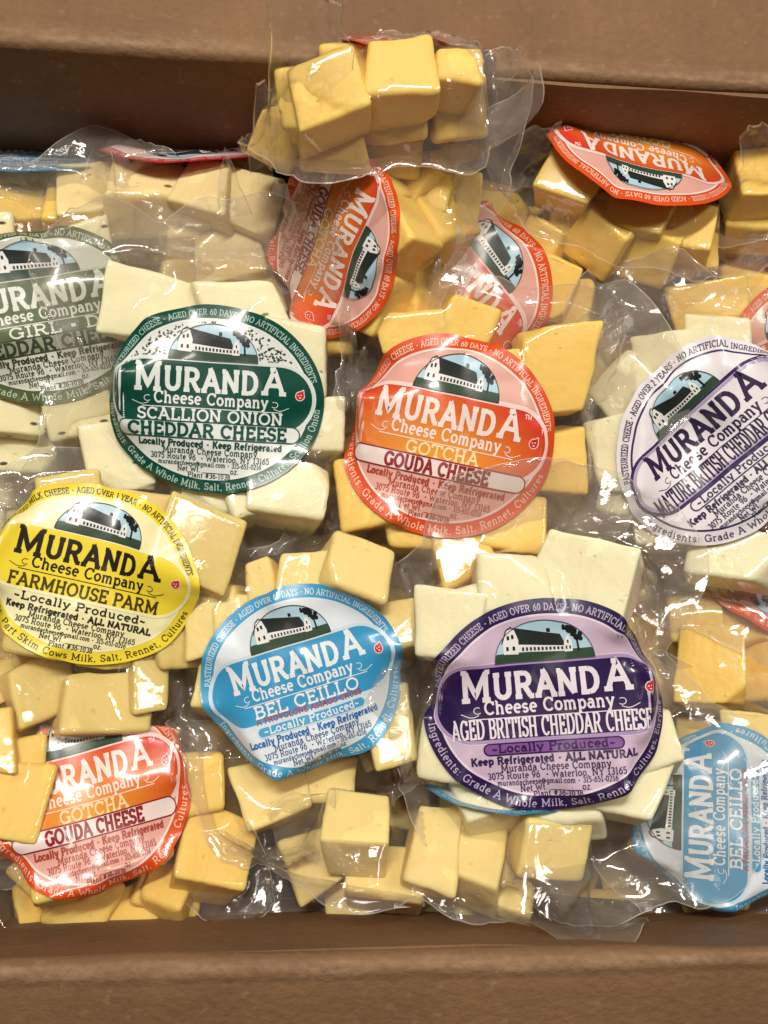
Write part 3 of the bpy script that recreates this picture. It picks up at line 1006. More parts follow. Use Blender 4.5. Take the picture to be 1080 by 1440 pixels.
    sy = m0[1] + np.outer(np.sin(th), rr)
    hit = sample(occ.astype(float), sx, sy) > .5
    rm = np.array([rr[h].max() if h.any() else 10 for h in hit])
    for _ in range(3):
        rm = np.maximum(rm, (np.roll(rm, 1) + np.roll(rm, -1)) / 2)
    rmw = np.maximum.reduce([np.roll(rm, k) for k in range(-7, 8)])
    ker = np.exp(-(np.arange(-9, 10) / 4.5) ** 2)
    ker /= ker.sum()
    cs = lambda v: sum(w * np.roll(v, k) for k, w in zip(range(-9, 10), ker))
    rmass = np.maximum(rm + 1.5, cs(rmw))
    mg = margin + 5.5 * vnoise(th * 1.4 + 7, th * 0, seed) + 2.2 * vnoise(th * 4.5, th * 0 + 3, seed + 1) + .5 * vnoise(th * 17, th * 0 + 9, seed + 2)
    mg = np.maximum(mg, 3.5) if margin > 3 else np.full(NT, float(margin))
    # wrap-around for the noise seam
    wseam = sstep(0, .35, th) * sstep(0, .35, 2 * math.pi - th)
    mg = mg * wseam + margin * (1 - wseam)
    lift = np.full(NT, -float(skirt))
    for fn_ in fins:
        ang, ex, wd = fn_[:3]
        dl = (np.degrees(th) + rot - ang + 180) % 360 - 180
        bell = np.clip(1.25 - (np.abs(dl) / wd) ** 2.2, 0, 1)
        mg = mg + ex * bell
        if len(fn_) > 3:
            lift += (fn_[3] + skirt) * np.exp(-(dl / wd) ** 2)
    mg = np.minimum(mg, 118 - rmass - np.abs(m0).max() * .5)
    mg = np.maximum(mg, min(3, margin))
    rout = rmass + mg
    # membrane
    ang = np.arctan2(GY - m0[1], GX - m0[0]) % (2 * math.pi)
    rad = np.hypot(GX - m0[0], GY - m0[1])
    rmg = np.interp(ang, np.r_[th, 2 * math.pi], np.r_[rmass, rmass[0]])
    mask = rad < rmg + np.minimum(4, 2.5)
    ot = np.where(ob_t > 0.5, ob_t + .35, 0)
    obm = np.where(ob_b < -0.5, -ob_b + .35, 0)
    top = relax(ot, mask, .055, 160, blur(dilate(ot, 3), 3) * mask)
    bot = relax(obm, mask, .085, 90, blur(dilate(obm, 3), 3) * mask)
    # film puckers where nothing holds it up
    free = sstep(.3, 2.5, top - ot)
    rid = (1 - np.abs(vnoise(GX / 9 + 3, GY / 9, seed + 5))) ** 3
    rid2 = (1 - np.abs(vnoise(ang * 7, rad / 22, seed + 6))) ** 4
    top = top + free * mask * (rid * .6 + rid2 * 1.1)
    lab_h = None
    if art:
        lm = (((GX - lox) / (a + 3)) ** 2 + ((GY - loy) / (b + 3)) ** 2) < 1
        ol = dilate(ot, 2) + .9
        lh = relax(ol * mask, mask, .006, 170, blur(dilate(ol, 4), 4) * mask)
        if stiff > 0:
            w4 = [np.pad(lm, 1)[sl] for sl in ((slice(0, -2), slice(1, -1)), (slice(2, None), slice(1, -1)), (slice(1, -1), slice(0, -2)), (slice(1, -1), slice(2, None)))]
            den = np.maximum(sum(w.astype(float) for w in w4), 1)
            obl = np.where(lm, ol, 0)
            ls = np.where(lm, np.maximum(obl, np.percentile(obl[lm], 97 if stiff > .5 else 70)), 0)
            for _ in range(220):
                q = np.pad(ls, 1)
                av = (q[:-2, 1:-1] * w4[0] + q[2:, 1:-1] * w4[1] + q[1:-1, :-2] * w4[2] + q[1:-1, 2:] * w4[3]) / den - .012
                ls = np.where(lm, np.maximum(obl, av), 0)
            # carry the sheet past its rim so that smoothing does not pull the edge down
            for _ in range(6):
                q = np.pad(ls, 1)
                mx_ = np.maximum.reduce([q[:-2, 1:-1], q[2:, 1:-1], q[1:-1, :-2], q[1:-1, 2:]])
                ls = np.where(ls > 0, ls, mx_)
            lh = np.where(ls > 0, lh * (1 - stiff) + ls * stiff, lh)
        lh = np.maximum(lh, top + .4)
        if stiff < .5:
            rn = np.sqrt(((GX - lox) / a) ** 2 + ((GY - loy) / b) ** 2)
            dk = sstep(.55, 1.0, rn) * droop
            lh = lh * (1 - dk) + (top + .5) * dk
        lh = blur(lh, 5)
        lh = lh + .35 * vnoise(GX / 15, GY / 15, seed + 8) + .5 * (1 - np.abs(vnoise(GX / 21 + 5, GY / 21, seed + 9))) ** 5
        nx, ny = (GX - lox) / a, (GY - loy) / b
        auto = []
        for k in range(5):
            q = rs.uniform(0, 2 * math.pi)
            x0, y0 = .95 * math.cos(q), .95 * math.sin(q)
            auto.append((x0, y0, x0 * rs.uniform(.2, .55) + rs.uniform(-.2, .2), y0 * rs.uniform(.2, .55) + rs.uniform(-.2, .2), rs.choice([-1, 1]) * rs.uniform(.5, 1.3), rs.uniform(1.6, 2.4)))
        for (x0, y0, x1, y1, dp, wd) in list(creases) + auto:
            vx, vy = (x1 - x0) * a, (y1 - y0) * b
            L2 = vx * vx + vy * vy
            tt = np.clip(((nx - x0) * a * vx + (ny - y0) * b * vy) / L2, 0, 1)
            dd = np.hypot((nx - x0) * a - tt * vx, (ny - y0) * b - tt * vy)
            lh = lh + dp * np.exp(-(dd / wd) ** 2) * (1 - tt * .85)
        lh = blur(lh, 3)
        for _ in range(4):
            lh = lh + blur(dilate(np.clip(np.where(lm, ot, 0) + .7 - lh, 0, None) * lm, 1), 2)
        lh = blur(lh, 1)
        lh = lh + np.clip(blur(dilate(np.clip(dilate(np.where(lm, ot, 0), 1) + .35 - lh, 0, None), 1), 1), 0, None)
        lab_h = lh
        top = np.where(lm, np.minimum(top, lh - .25), top)
    # film mesh, polar
    NR1, NR2 = 54, 14
    s1 = np.linspace(0, 1, NR1) ** .8
    rings = [rmass * s for s in s1] + [rmass + mg * s for s in np.linspace(0, 1, NR2 + 1)[1:]]
    rings.append(rout + .45)
    Rg = np.array(rings)
    X = m0[0] + Rg * np.cos(th)[None]
    Y = m0[1] + Rg * np.sin(th)[None]
    sfrac = np.clip((Rg - rmass) / mg, 0, 1.05)
    wav = (vnoise(X / 24, Y / 24, seed + 11) * 6 + vnoise(X / 10, Y / 10, seed + 12) * 1.0) * sfrac ** 1.2 + lift * sfrac ** 1.3
    wav += (1 - np.abs(vnoise(X / 15, Y / 15, seed + 13))) ** 4 * 1.4 * sstep(0, .3, sfrac)
    ZT = sample(top, X, Y) * (sfrac < .999) + .12 + wav
    ZB = -sample(bot, X, Y) * (sfrac < .999) - .12 + wav
    # lay the margins over what is already there
    for Zs, base in ((ZT, .9), (ZB, .5)):
        P = np.stack([X.ravel(), Y.ravel(), Zs.ravel()], 1) / 1000
        Wd = P @ B.T + O
        i, j = hm_idx(Wd)
        need = (HM_S[i, j] + base / 1000 - Wd[:, 2]) * 1000
        lf = np.clip(need, 0, None) * sstep(0.0, .35, sfrac.ravel()) * (1 - sstep(20, 32, need))
        Wd[:, 2] += lf / 1000
        L3 = (Wd - O) @ B * 1000
        if Zs is ZT:
            VT = L3
        else:
            VB = L3
    nr = len(rings)
    V = np.vstack([VT, VB]) / 1000
    n0 = nr * NT
    ii, jj = np.meshgrid(np.arange(nr - 1), np.arange(NT), indexing='ij')
    j2 = (jj + 1) % NT
    q1 = np.stack([ii * NT + jj, (ii + 1) * NT + jj, (ii + 1) * NT + j2, ii * NT + j2], -1).reshape(-1, 4)
    q2 = q1[:, ::-1] + n0
    keep = np.repeat(np.arange(nr - 1) > 0, NT)
    q1k, q2k = q1[keep], q2[keep]
    rg = np.repeat(np.arange(nr - 1), NT)[keep]
    faces = np.vstack([q1k, q2k]).tolist()
    # close the pole
    faces.append([NT + k for k in range(NT)])
    faces.append([n0 + NT + k for k in range(NT)][::-1])
    mi = np.r_[rg >= nr - 2, rg >= nr - 2].astype(int).tolist() + [0, 0]
    film = mesh_obj('film', V, faces, [FILM, FILM_EDGE], root, True, mi)
    hz = (.02 + .065 * sstep(.02, .25, sfrac) + .02 * np.clip(vnoise(X / 12, Y / 12, seed + 20), 0, 1) + .035 * np.clip(sample(free, X, Y), 0, 1) * (sfrac < .05)).ravel()
    att = film.data.attributes.new('haze', 'FLOAT', 'POINT')
    att.data.foreach_set('value', np.r_[hz, hz].astype(np.float32))
    sk = (.20 + .45 * sstep(.1, .6, vnoise(X / 11 + 4, Y / 11, seed + 31)) + .55 * np.clip(np.maximum(sample(free, X, Y), sstep(0, .1, sfrac)), 0, 1)).ravel()
    att = film.data.attributes.new('slack', 'FLOAT', 'POINT')
    att.data.foreach_set('value', np.r_[sk, sk].astype(np.float32))
    # label
    if art:
        S = label_art(art)
        q = np.array(S.v)
        x, y = q[:, 0] * a / NOM_A + lox, q[:, 1] * b / NOM_B + loy
        # paper does not stretch: pull the sheet in where it runs downhill
        pt = np.linspace(0, 2 * math.pi, 181)
        pr = np.linspace(0, 1.1, 90)
        sxx = lox + np.outer(np.cos(pt) * a, pr)
        syy = loy + np.outer(np.sin(pt) * b, pr)
        szz = sample(lab_h, sxx, syy)
        dl_ = np.hypot(np.cos(pt) * a, np.sin(pt) * b)[:, None] * np.diff(pr)[None]
        Sarc = np.concatenate([np.zeros((181, 1)), np.cumsum(np.sqrt(dl_ ** 2 + np.diff(szz, axis=1) ** 2), 1)], 1)
        Lfl = np.concatenate([np.zeros((181, 1)), np.cumsum(dl_, 1)], 1)
        ratio = np.ones((181, 90))
        for i_ in range(181):
            rp = np.interp(Lfl[i_], Sarc[i_], pr)
            ratio[i_, 1:] = rp[1:] / pr[1:]
        ratio[:, 0] = ratio[:, 1].mean()
        ratio[:180] = (np.roll(ratio[:180], 1, 0) + ratio[:180] * 2 + np.roll(ratio[:180], -1, 0)) / 4
        ratio[180] = ratio[0]
        qx, qy = q[:, 0] / NOM_A, q[:, 1] / NOM_B
        qa = (np.arctan2(qy, qx) % (2 * math.pi)) / (2 * math.pi) * 180
        qr = np.clip(np.hypot(qx, qy) / 1.1 * 89, 0, 88.99)
        ia, ir = np.minimum(qa.astype(int), 179), qr.astype(int)
        ua, ur = qa - ia, qr - ir
        kk = (ratio[ia, ir] * (1 - ur) + ratio[ia, ir + 1] * ur) * (1 - ua) + (ratio[ia + 1, ir] * (1 - ur) + ratio[ia + 1, ir + 1] * ur) * ua
        x, y = lox + (x - lox) * kk, loy + (y - loy) * kk
        zz = sample(lab_h, x, y) + .15 + q[:, 2] * .085
        lo_ = mesh_obj('paper_label', np.stack([x, y, zz], 1) / 1000, S.f, S.mats, root, True, S.m)
        uv = lo_.data.uv_layers.new(name='UVMap')
        li = np.zeros(len(lo_.data.loops), dtype=np.int32)
        lo_.data.loops.foreach_get('vertex_index', li)
        uvs = np.stack([q[:, 0] / NOM_A, q[:, 1] / NOM_B], 1)[li]
        uv.data.foreach_set('uv', uvs.ravel().astype(np.float32))
    # record the mass in the height map
    sel = (sfrac < .05).ravel()
    zt = VT[sel]
    if art:
        lmv = (((zt[:, 0] - lox) / a) ** 2 + ((zt[:, 1] - loy) / b) ** 2) < 1
        zt = zt.copy()
        zt[lmv, 2] = sample(lab_h, zt[lmv, 0], zt[lmv, 1]) + .8
    Wd = zt / 1000 @ B.T + O
    i, j = hm_idx(Wd)
    np.maximum.at(HMAP, (i, j), Wd[:, 2])
    global HM_S_
    HM_S[:] = blur(dilate(HMAP, 1), 1)
    return root


HM_S = HMAP.copy()

# ------------------------------------------------------------------ cardboard box
def cardboard():
    m, nt, N, L, P = new_mat('corrugated_cardboard')
    tc = N.new('ShaderNodeTexCoord')
    n1 = N.new('ShaderNodeTexNoise')
    n1.inputs['Scale'].default_value = 13
    n1.inputs['Detail'].default_value = 8
    n1.inputs['Roughness'].default_value = .65
    L.new(tc.outputs['Object'], n1.inputs['Vector'])
    mp = N.new('ShaderNodeMapping')
    mp.inputs['Scale'].default_value = (150, 210, 210)
    L.new(tc.outputs['Object'], mp.inputs['Vector'])
    n2 = N.new('ShaderNodeTexNoise')
    n2.inputs['Scale'].default_value = 1.6
    n2.inputs['Detail'].default_value = 6
    L.new(mp.outputs['Vector'], n2.inputs['Vector'])
    c1 = N.new('ShaderNodeValToRGB')
    e = c1.color_ramp.elements
    e[0].position, e[0].color = .30, (.165, .090, .045, 1)
    e[1].position, e[1].color = .70, (.24, .130, .062, 1)
    L.new(n1.outputs['Fac'], c1.inputs['Fac'])
    mx = N.new('ShaderNodeMix')
    mx.data_type = 'RGBA'
    mx.blend_type = 'OVERLAY'
    mx.inputs[0].default_value = .14
    L.new(c1.outputs[0], mx.inputs[6])
    L.new(n2.outputs['Fac'], mx.inputs[7])
    # pale worn fibres
    n3 = N.new('ShaderNodeTexNoise')
    n3.inputs['Scale'].default_value = 190
    n3.inputs['Detail'].default_value = 3
    L.new(tc.outputs['Object'], n3.inputs['Vector'])
    mr = N.new('ShaderNodeMapRange')
    mr.inputs['From Min'].default_value = .63
    mr.inputs['From Max'].default_value = .74
    mr.inputs['To Max'].default_value = .22
    L.new(n3.outputs['Fac'], mr.inputs['Value'])
    m3 = N.new('ShaderNodeMix')
    m3.data_type = 'RGBA'
    m3.inputs[7].default_value = (.42, .29, .19, 1)
    L.new(mr.outputs[0], m3.inputs[0])
    L.new(mx.outputs[2], m3.inputs[6])
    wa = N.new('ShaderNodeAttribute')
    wa.attribute_name = 'wear_highlight'  # worn fibres plus the fold's bright highlight, both mixed into the colour
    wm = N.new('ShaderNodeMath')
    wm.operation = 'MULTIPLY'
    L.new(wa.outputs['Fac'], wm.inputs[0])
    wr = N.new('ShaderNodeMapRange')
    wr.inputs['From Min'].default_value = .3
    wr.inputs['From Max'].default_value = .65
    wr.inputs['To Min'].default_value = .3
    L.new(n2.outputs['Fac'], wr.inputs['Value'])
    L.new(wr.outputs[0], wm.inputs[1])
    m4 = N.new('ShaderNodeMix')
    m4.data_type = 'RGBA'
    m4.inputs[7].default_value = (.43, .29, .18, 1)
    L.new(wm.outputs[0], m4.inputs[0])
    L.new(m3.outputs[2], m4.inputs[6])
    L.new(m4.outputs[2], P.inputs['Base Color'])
    P.inputs['Roughness'].default_value = .72
    P.inputs['Specular IOR Level'].default_value = .25
    # flutes telegraphing through, fibre grain, soft dents
    wv = N.new('ShaderNodeTexWave')
    wv.bands_direction = 'X'
    wv.inputs['Scale'].default_value = 42
    wv.inputs['Distortion'].default_value = .6
    L.new(tc.outputs['Object'], wv.inputs['Vector'])
    s1 = N.new('ShaderNodeMath')
    s1.operation = 'MULTIPLY'
    s1.inputs[1].default_value = .16
    L.new(wv.outputs['Fac'], s1.inputs[0])
    s2 = N.new('ShaderNodeMath')
    s2.operation = 'ADD'
    L.new(s1.outputs[0], s2.inputs[0])
    L.new(n2.outputs['Fac'], s2.inputs[1])
    n4 = N.new('ShaderNodeTexNoise')
    n4.noise_type = 'RIDGED_MULTIFRACTAL'
    n4.inputs['Scale'].default_value = 11
    n4.inputs['Detail'].default_value = 2
    L.new(tc.outputs['Object'], n4.inputs['Vector'])
    s3 = N.new('ShaderNodeMath')
    s3.operation = 'MULTIPLY_ADD'
    s3.inputs[1].default_value = .6
    L.new(n4.outputs['Fac'], s3.inputs[0])
    L.new(s2.outputs[0], s3.inputs[2])
    bp = N.new('ShaderNodeBump')
    bp.inputs['Strength'].default_value = .5
    bp.inputs['Distance'].default_value = .0014
    L.new(s3.outputs[0], bp.inputs['Height'])
    L.new(bp.outputs['Normal'], P.inputs['Normal'])
    return m


CARD = cardboard()
RIM = 0.045
FLOOR = -0.16
pf0, pf1 = at_z(0, 60, RIM), at_z(1080, 126, RIM)
pn0, pn1 = at_z(0, 1352, RIM), at_z(1080, 1329, RIM)
d1, d2 = pf1 - pf0, pn1 - pn0
ax = d1 / np.linalg.norm(d1) + d2 / np.linalg.norm(d2)
ax[2] = 0
ax /= np.linalg.norm(ax)
ay = np.array([-ax[1], ax[0], 0])
fy = ((pf0 + pf1) / 2).dot(ay)
ny_ = ((pn0 + pn1) / 2).dot(ay)
cx0 = ((pf0 + pf1 + pn0 + pn1) / 4).dot(ax)
HALF = 0.235
print('box', math.degrees(math.atan2(d1[1], d1[0])), math.degrees(math.atan2(d2[1], d2[0])), fy, ny_, cx0)
box = bpy.data.objects.new('cardboard_box', None)
col.objects.link(box)
box.matrix_world = Matrix(((ax[0], ay[0], 0, 0), (ax[1], ay[1], 0, 0), (0, 0, 1, 0), (0, 0, 0, 1)))
tag(box, 'open brown corrugated cardboard box with folded-out flaps, filled with cheese packs', 'box')


def extrude_profile(name, prof, x0, x1, nx, th, parent, swap=False, seed=1, amp=.0012):
    """prof: list of (y, z); the sheet gets thickness th towards the left of the profile direction"""
    P = np.array(prof)
    T = np.gradient(P, axis=0)
    T /= np.linalg.norm(T, axis=1)[:, None]
    Nn = np.stack([-T[:, 1], T[:, 0]], 1)
    xs = np.linspace(x0, x1, nx)
    n = len(P)
    V = []
    for side in (0, 1):
        for x in xs:
            w = vnoise(np.full(n, x * 22), P[:, 0] * 14 + P[:, 1] * 14, seed) * amp + vnoise(np.full(n, x * 7), P[:, 0] * 5 + P[:, 1] * 5, seed + 1) * amp * 2
            Q = P + Nn * (w[:, None] + side * th)
            for y, z in Q:
                V.append((x, y, z) if not swap else (y, x, z))
    F = []
    k = nx * n
    for i in range(nx - 1):
        for j in range(n - 1):
            a = i * n + j
            F.append((a, a + n, a + n + 1, a + 1))
            F.append((k + a, k + a + 1, k + a + n + 1, k + a + n))
    for j in range(n - 1):
        F.append((j, j + 1, k + j + 1, k + j))
        a = (nx - 1) * n + j
        F.append((a, k + a, k + a + 1, a + 1))
    for i in range(nx - 1):
        F.append((i * n, k + i * n, k + (i + 1) * n, (i + 1) * n))
        a, b = i * n + n - 1, (i + 1) * n + n - 1
        F.append((a, b, k + b, k + a))
    o = mesh_obj(name, V, F, [CARD], parent, True)
    o.data.set_sharp_from_angle(angle=R(50))
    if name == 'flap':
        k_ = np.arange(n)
        wr_ = np.exp(-((k_ - 7.5) / 2.6) ** 2) * .75  # paler along the bend: scuffing together with a painted highlight
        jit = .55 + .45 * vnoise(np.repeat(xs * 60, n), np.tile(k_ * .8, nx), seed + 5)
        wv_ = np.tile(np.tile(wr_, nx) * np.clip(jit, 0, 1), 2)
        wa_ = o.data.attributes.new('wear_highlight', 'FLOAT', 'POINT')
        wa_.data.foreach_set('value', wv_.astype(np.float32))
    return o


def wall_profile(y, sg, lean):
    """inner face from floor up to just under the fold"""
    return [(y + sg * lean * (t - 1), FLOOR + (RIM - .004 - FLOOR) * t) for t in np.linspace(0, 1, 26)]


def flap_profile(y, sg, slope, length):
    p = []
    # bend: from vertical to outward
    rb = .0045
    for q in np.linspace(0, 1, 9):
        a = R(180 - 90 * q - 0) if True else 0
        p.append((y + sg * (rb + rb * math.cos(a)), RIM - .004 + rb * math.sin(a)))
    # pressed score ridge just behind the fold, then the flap
    y1, z1 = y + sg * rb, RIM + .0005
    for d, dz in ((.0015, .0004), (.003, .0002), (.0045, -.0003), (.006, -.0004), (.008, 0.0)):
        p.append((y1 + sg * d, z1 + dz + slope * d))
    for t in np.linspace(.012, length, 40):
        p.append((y1 + sg * t, z1 + slope * t))
    return p


TH = .003
for (y, sg, slope, ln, sd) in ((fy, 1, .10, .16, 3), (ny_, -1, -.38, .16, 8)):
    lean = .008 if sg > 0 else -.012
    wp = wall_profile(y, sg, lean)
    fp = flap_profile(y, sg, slope, ln)
    t = TH if sg < 0 else -TH
    extrude_profile('wall_panel', wp, cx0 - HALF, cx0 + HALF, 60, -t * 1.0 if False else (TH if sg < 0 else -TH), box, seed=sd)
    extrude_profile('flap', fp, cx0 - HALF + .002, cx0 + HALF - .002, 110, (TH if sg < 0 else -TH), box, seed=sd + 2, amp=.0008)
for sg in (-1, 1):
    xw = cx0 + sg * HALF
    wp = wall_profile(xw, sg, .0)
    fp = flap_profile(xw, sg, -.25, .16)
    extrude_profile('wall_panel', wp, ny_ + .001, fy - .001, 50, (TH if sg < 0 else -TH), box, swap=True, seed=20 + sg)
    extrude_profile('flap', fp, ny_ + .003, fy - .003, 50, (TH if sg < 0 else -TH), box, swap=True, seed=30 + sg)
mesh_obj('bottom_panel', [(cx0 - HALF, ny_, FLOOR), (cx0 + HALF, ny_, FLOOR), (cx0 + HALF, fy, FLOOR), (cx0 - HALF, fy, FLOOR),
                          (cx0 - HALF, ny_, FLOOR - .004), (cx0 + HALF, ny_, FLOOR - .004), (cx0 + HALF, fy, FLOOR - .004), (cx0 - HALF, fy, FLOOR - .004)],
         [(0, 1, 2, 3), (7, 6, 5, 4), (0, 4, 5, 1), (1, 5, 6, 2), (2, 6, 7, 3), (3, 7, 4, 0)], [CARD], box, False)
tm, nt, N, L, P = new_mat('table_laminate')
tn = N.new('ShaderNodeTexNoise')
tn.inputs['Scale'].default_value = 30
tr_ = N.new('ShaderNodeValToRGB')
tr_.color_ramp.elements[0].color = (.16, .15, .14, 1)
tr_.color_ramp.elements[1].color = (.24, .23, .21, 1)
L.new(tn.outputs['Fac'], tr_.inputs['Fac'])
L.new(tr_.outputs[0], P.inputs['Base Color'])
zt_ = FLOOR - .0045
tt = mesh_obj('ground', [(-1.5, -1.5, zt_), (1.5, -1.5, zt_), (1.5, 1.5, zt_), (-1.5, 1.5, zt_)], [(0, 1, 2, 3)], [tm], None, False)
tag(tt, kind='structure')

# ------------------------------------------------------------------ the packs, lowest first
BUR = 'plain cheese packs buried under the heap'
exec_fill = [
    (470, 640, -.062, 'gouda', 20, 'gouda pack in shadow between green label pack and orange label pack'),
    (560, 860, -.055, 'gouda', 50, 'buried gouda pack below the orange label and above the light blue label'),
    (830, 760, -.060, 'gouda', 10, 'buried pack between the orange, white and purple label packs'),
    (330, 760, -.060, 'spiced', 70, 'buried pack under the gap beside the yellow label pack'),
    (60, 650, -.058, 'dill', 15, 'buried speckled pack in the gap between olive label and yellow label'),
    (260, 1060, -.062, 'gouda', 35, 'buried pack under the gap of yellow, light blue and red labels'),
    (520, 1070, -.070, 'provolone', 5, 'buried pack between light blue label pack and purple label pack'),
    (900, 430, -.050, 'gouda', 25, 'shaded gouda pack under the upside-down orange label pack'),
    (715, 330, -.035, 'gouda', 60, 'shaded gouda pack behind the small half-hidden orange label'),
    (960, 850, -.058, 'gouda', 40, 'buried pack below the white label pack'),
    (870, 1210, -.075, 'gouda', 80, 'buried pack in the dark corner beside the light blue label against the wall'),
    (190, 340, -.055, 'gouda', 12, 'buried pack behind the olive label pack'),
    (20, 960, -.058, 'parm', 33, 'buried pack under the yellow label pack'),
    (420, 520, -.060, 'gouda', 33, 'buried pack under the sideways orange label pack'),
]
for (x, y, z, ch, rt, lb) in exec_fill:
    pack(x, y, z - .018, cheese=ch, rot=rt, label=lb, chunks=(), a_px=165, b_px=150, tx=8, low=False, margin=13)

# far row and corners
pack(52, 222, -.012, 130, 110, 0, tx=83, art='blue', cheese='gouda', thick=40, low=False, stiff=.85, off=(0, 26), margin=2.5, skirt=3,
     chunks=[(28, 275, 80, 80, 5, -2, 45), (95, 278, 70, 80, -4, -2, 42), (20, 330, 80, 70, 3, -18, 40), (95, 335, 75, 70, 6, -20, 40), (-40, 285, 80, 80, 8, -2, 40)],
     label='orange-yellow pack by the far wall, light blue label edge on top')
pack(256, 214, -.004, 130, 108, 180, tx=84, stiff=.85, art='red', cheese='spiced', thick=42, low=False, off=(0, -26), margin=2.5, skirt=3,
     
     chunks=[(118, 258, 85, 85, 6, -1, 40), (205, 247, 105, 80, -6, 0, 46), (285, 252, 80, 85, -14, 0, 42), (355, 282, 75, 80, -18, -8, 30), (195, 296, 85, 80, 4, -20, 42), (275, 305, 85, 80, -6, -20, 40), (120, 310, 80, 80, 6, -20, 40), (330, 330, 80, 70, 10, -24, 36)],
     label='pale brown-flecked pack standing on edge before the far wall, red label on top')
pack(325, 365, -.022, cheese='spiced', tx=16, fill=False, margin=14, thick=20,
     chunks=[(320, 355, 90, 85, 10, 0, 20), (270, 400, 85, 80, -10, -6, 16), (360, 410, 85, 80, 20, -8, 16), (300, 445, 90, 90, 0, -12)],
     label='pale yellow pack wedged between the olive, green and sideways orange labels')
pack(745, 300, -.022, cheese='gouda', tx=25, fill=False, margin=14, thick=20,
     chunks=[(700, 300, 90, 80, -10, 0, 34), (770, 320, 85, 80, 12, -4, 30), (730, 360, 90, 80, 4, -16, 30)],
     label='blurred gouda pack low against the far wall between two orange labels')
pack(1075, 345, -.040, 140, 120, 150, tx=30, art='red', cheese='gouda', margin=16, thick=22,
     chunks=[(985, 300, 80, 80, 10, -12), (1040, 390, 90, 80, 5, -16)], label='pack with red label showing through film under the upside-down orange label')
pack(1075, 250, .004, cheese='gouda', tx=45, fill=False, margin=8, skirt=6, thick=20, fins=[(95, 16, 26, 6)],
     chunks=[(1075, 235, 85, 85, 4, 0, 44), (1075, 285, 80, 80, -6, -16, 40), (1140, 250, 85, 85, 4, 0, 40), (1150, 310, 85, 85, 4, -14, 40)],
     label='yellow pack cut off by the picture edge beside the upside-down orange label')
pack(1150, 495, -.018, 130, 115, 30, tx=10, art='gotcha', cheese='gouda', margin=22, fins=[(150, 14, 30), (110, 16, 24)],
     chunks=[(1000, 440, 90, 80, 12, -10), (1060, 420, 90, 80, -8, -8)], label='orange label pack mostly hidden behind the white label pack')
pack(590, 62, .074, 118, 98, 180, tx=84, stiff=.9, cz=.078, art='gotcha', cheese='gouda', low=False, thick=42, margin=1.6, skirt=1, off=(0, -30),
     fins=[(10, 22, 18, 30)], wedge=.16,
     chunks=[(455, 124, 104, 92, 14, 0, 22, -8), (562, 96, 98, 84, 0, 2, 28, 0), (642, 90, 66, 62, -6, 2, 28, 8), (553, 162, 98, 70, 2, -22, -4, 0),
             (648, 152, 72, 88, 0, -20, -2, 6), (402, 140, 40, 80, 8, -10, 16, -20), (390, 200, 62, 76, -28, -40, -6, -8), (462, 198, 92, 82, 4, -30, 4, 0), (548, 215, 90, 70, 0, -44, 0)],
     label='gouda pack standing on its side at the far wall, clear film tail rising')
pack(906, 214, .016, 144, 124, 178, tx=68, phi=-20, stiff=.8, cz=.010, art='gotcha', cheese='gouda', thick=38, margin=2.5, skirt=3, off=(0, -10),
     fins=[(170, 24, 24, 16), (340, 16, 22, 6)], wedge=.14,
     creases=[(.3, .95, .25, .2, -2.2, 4)],
     chunks=[(806, 240, 80, 78, -26, 2, 25, 0), (815, 305, 90, 76, -22, -20, 10, 0), (898, 285, 92, 78, -12, -4, 28, 0), (968, 316, 78, 64, -8, -10, 26, 6), (890, 345, 92, 56, -14, -32, 8, 0),
             (985, 350, 60, 60, -4, -34, 10, 10)],
     label='gouda pack whose orange label lies upside down and strongly tilted near the far wall')
pack(640, 402, -.014, 150, 138, -52, tx=10, ty=18, art='gotcha', cheese='gouda', margin=16, fins=[(40, 14, 30), (20, 12, 20)],
     chunks=[(765, 400, 80, 90, -15, -8), (750, 350, 70, 80, -20, -12), (790, 440, 80, 80, 0, -18)],
     label='smaller orange label tilted downwards, half hidden behind the big round orange label')
pack(462, 345, .012, 132, 128, -114, tx=4, ty=-44, art='gotcha', cheese='gouda', margin=14, fins=[(60, 26, 34, 4), (30, 20, 20, 2)],
     creases=[(-.05, .95, .05, .35, -2.0, 3)],
     chunks=[(590, 250, 100, 90, -8, 0, 22, 6), (585, 325, 88, 105, -40, 2, 14, 16), (525, 235, 80, 70, 10, -4, 24), (640, 280, 70, 90, -10, -14, 20, 20), (548, 410, 80, 90, -20, -16, 6, 16), (450, 450, 90, 80, 0, -16)],
     label='orange label turned sideways, writing running downwards, above the green label')
# left-hand column
pack(62, 440, -.008, 158, 128, 10, ty=-4, tx=6, art='olive', cheese='dill', margin=20, fins=[(30, 30, 26, 4), (60, 24, 26, 2)],
     chunks=[(15, 575, 95, 80, -8, -7, 8), (110, 580, 90, 75, 8, -9, 6), (-30, 340, 90, 80, 0), (120, 350, 70, 70, 10, -12), (30, 625, 80, 70, 4, -18)],
     label='olive green oval label, with dill-flecked white cheese, cut by the picture edge')
pack(128, 1114, -.014, 139, 144, 15, tx=8, art='gotcha', cheese='gouda', margin=12, fins=[(-25, 26, 30, 3), (-60, 10, 20)],
     chunks=[(302, 1192, 98, 105, -16, -6, 12, 6), (235, 1240, 70, 70, -14, -12, 18), (170, 1280, 90, 60, 12, -14, 24), (60, 1262, 70, 60, 20, -14, 22), (285, 1100, 60, 90, 8, -12), (110, 1065, 90, 80, 8, -8), (200, 1060, 80, 80, 0, -8)],
     label='orange gouda label low by the near wall, its top covered by film')
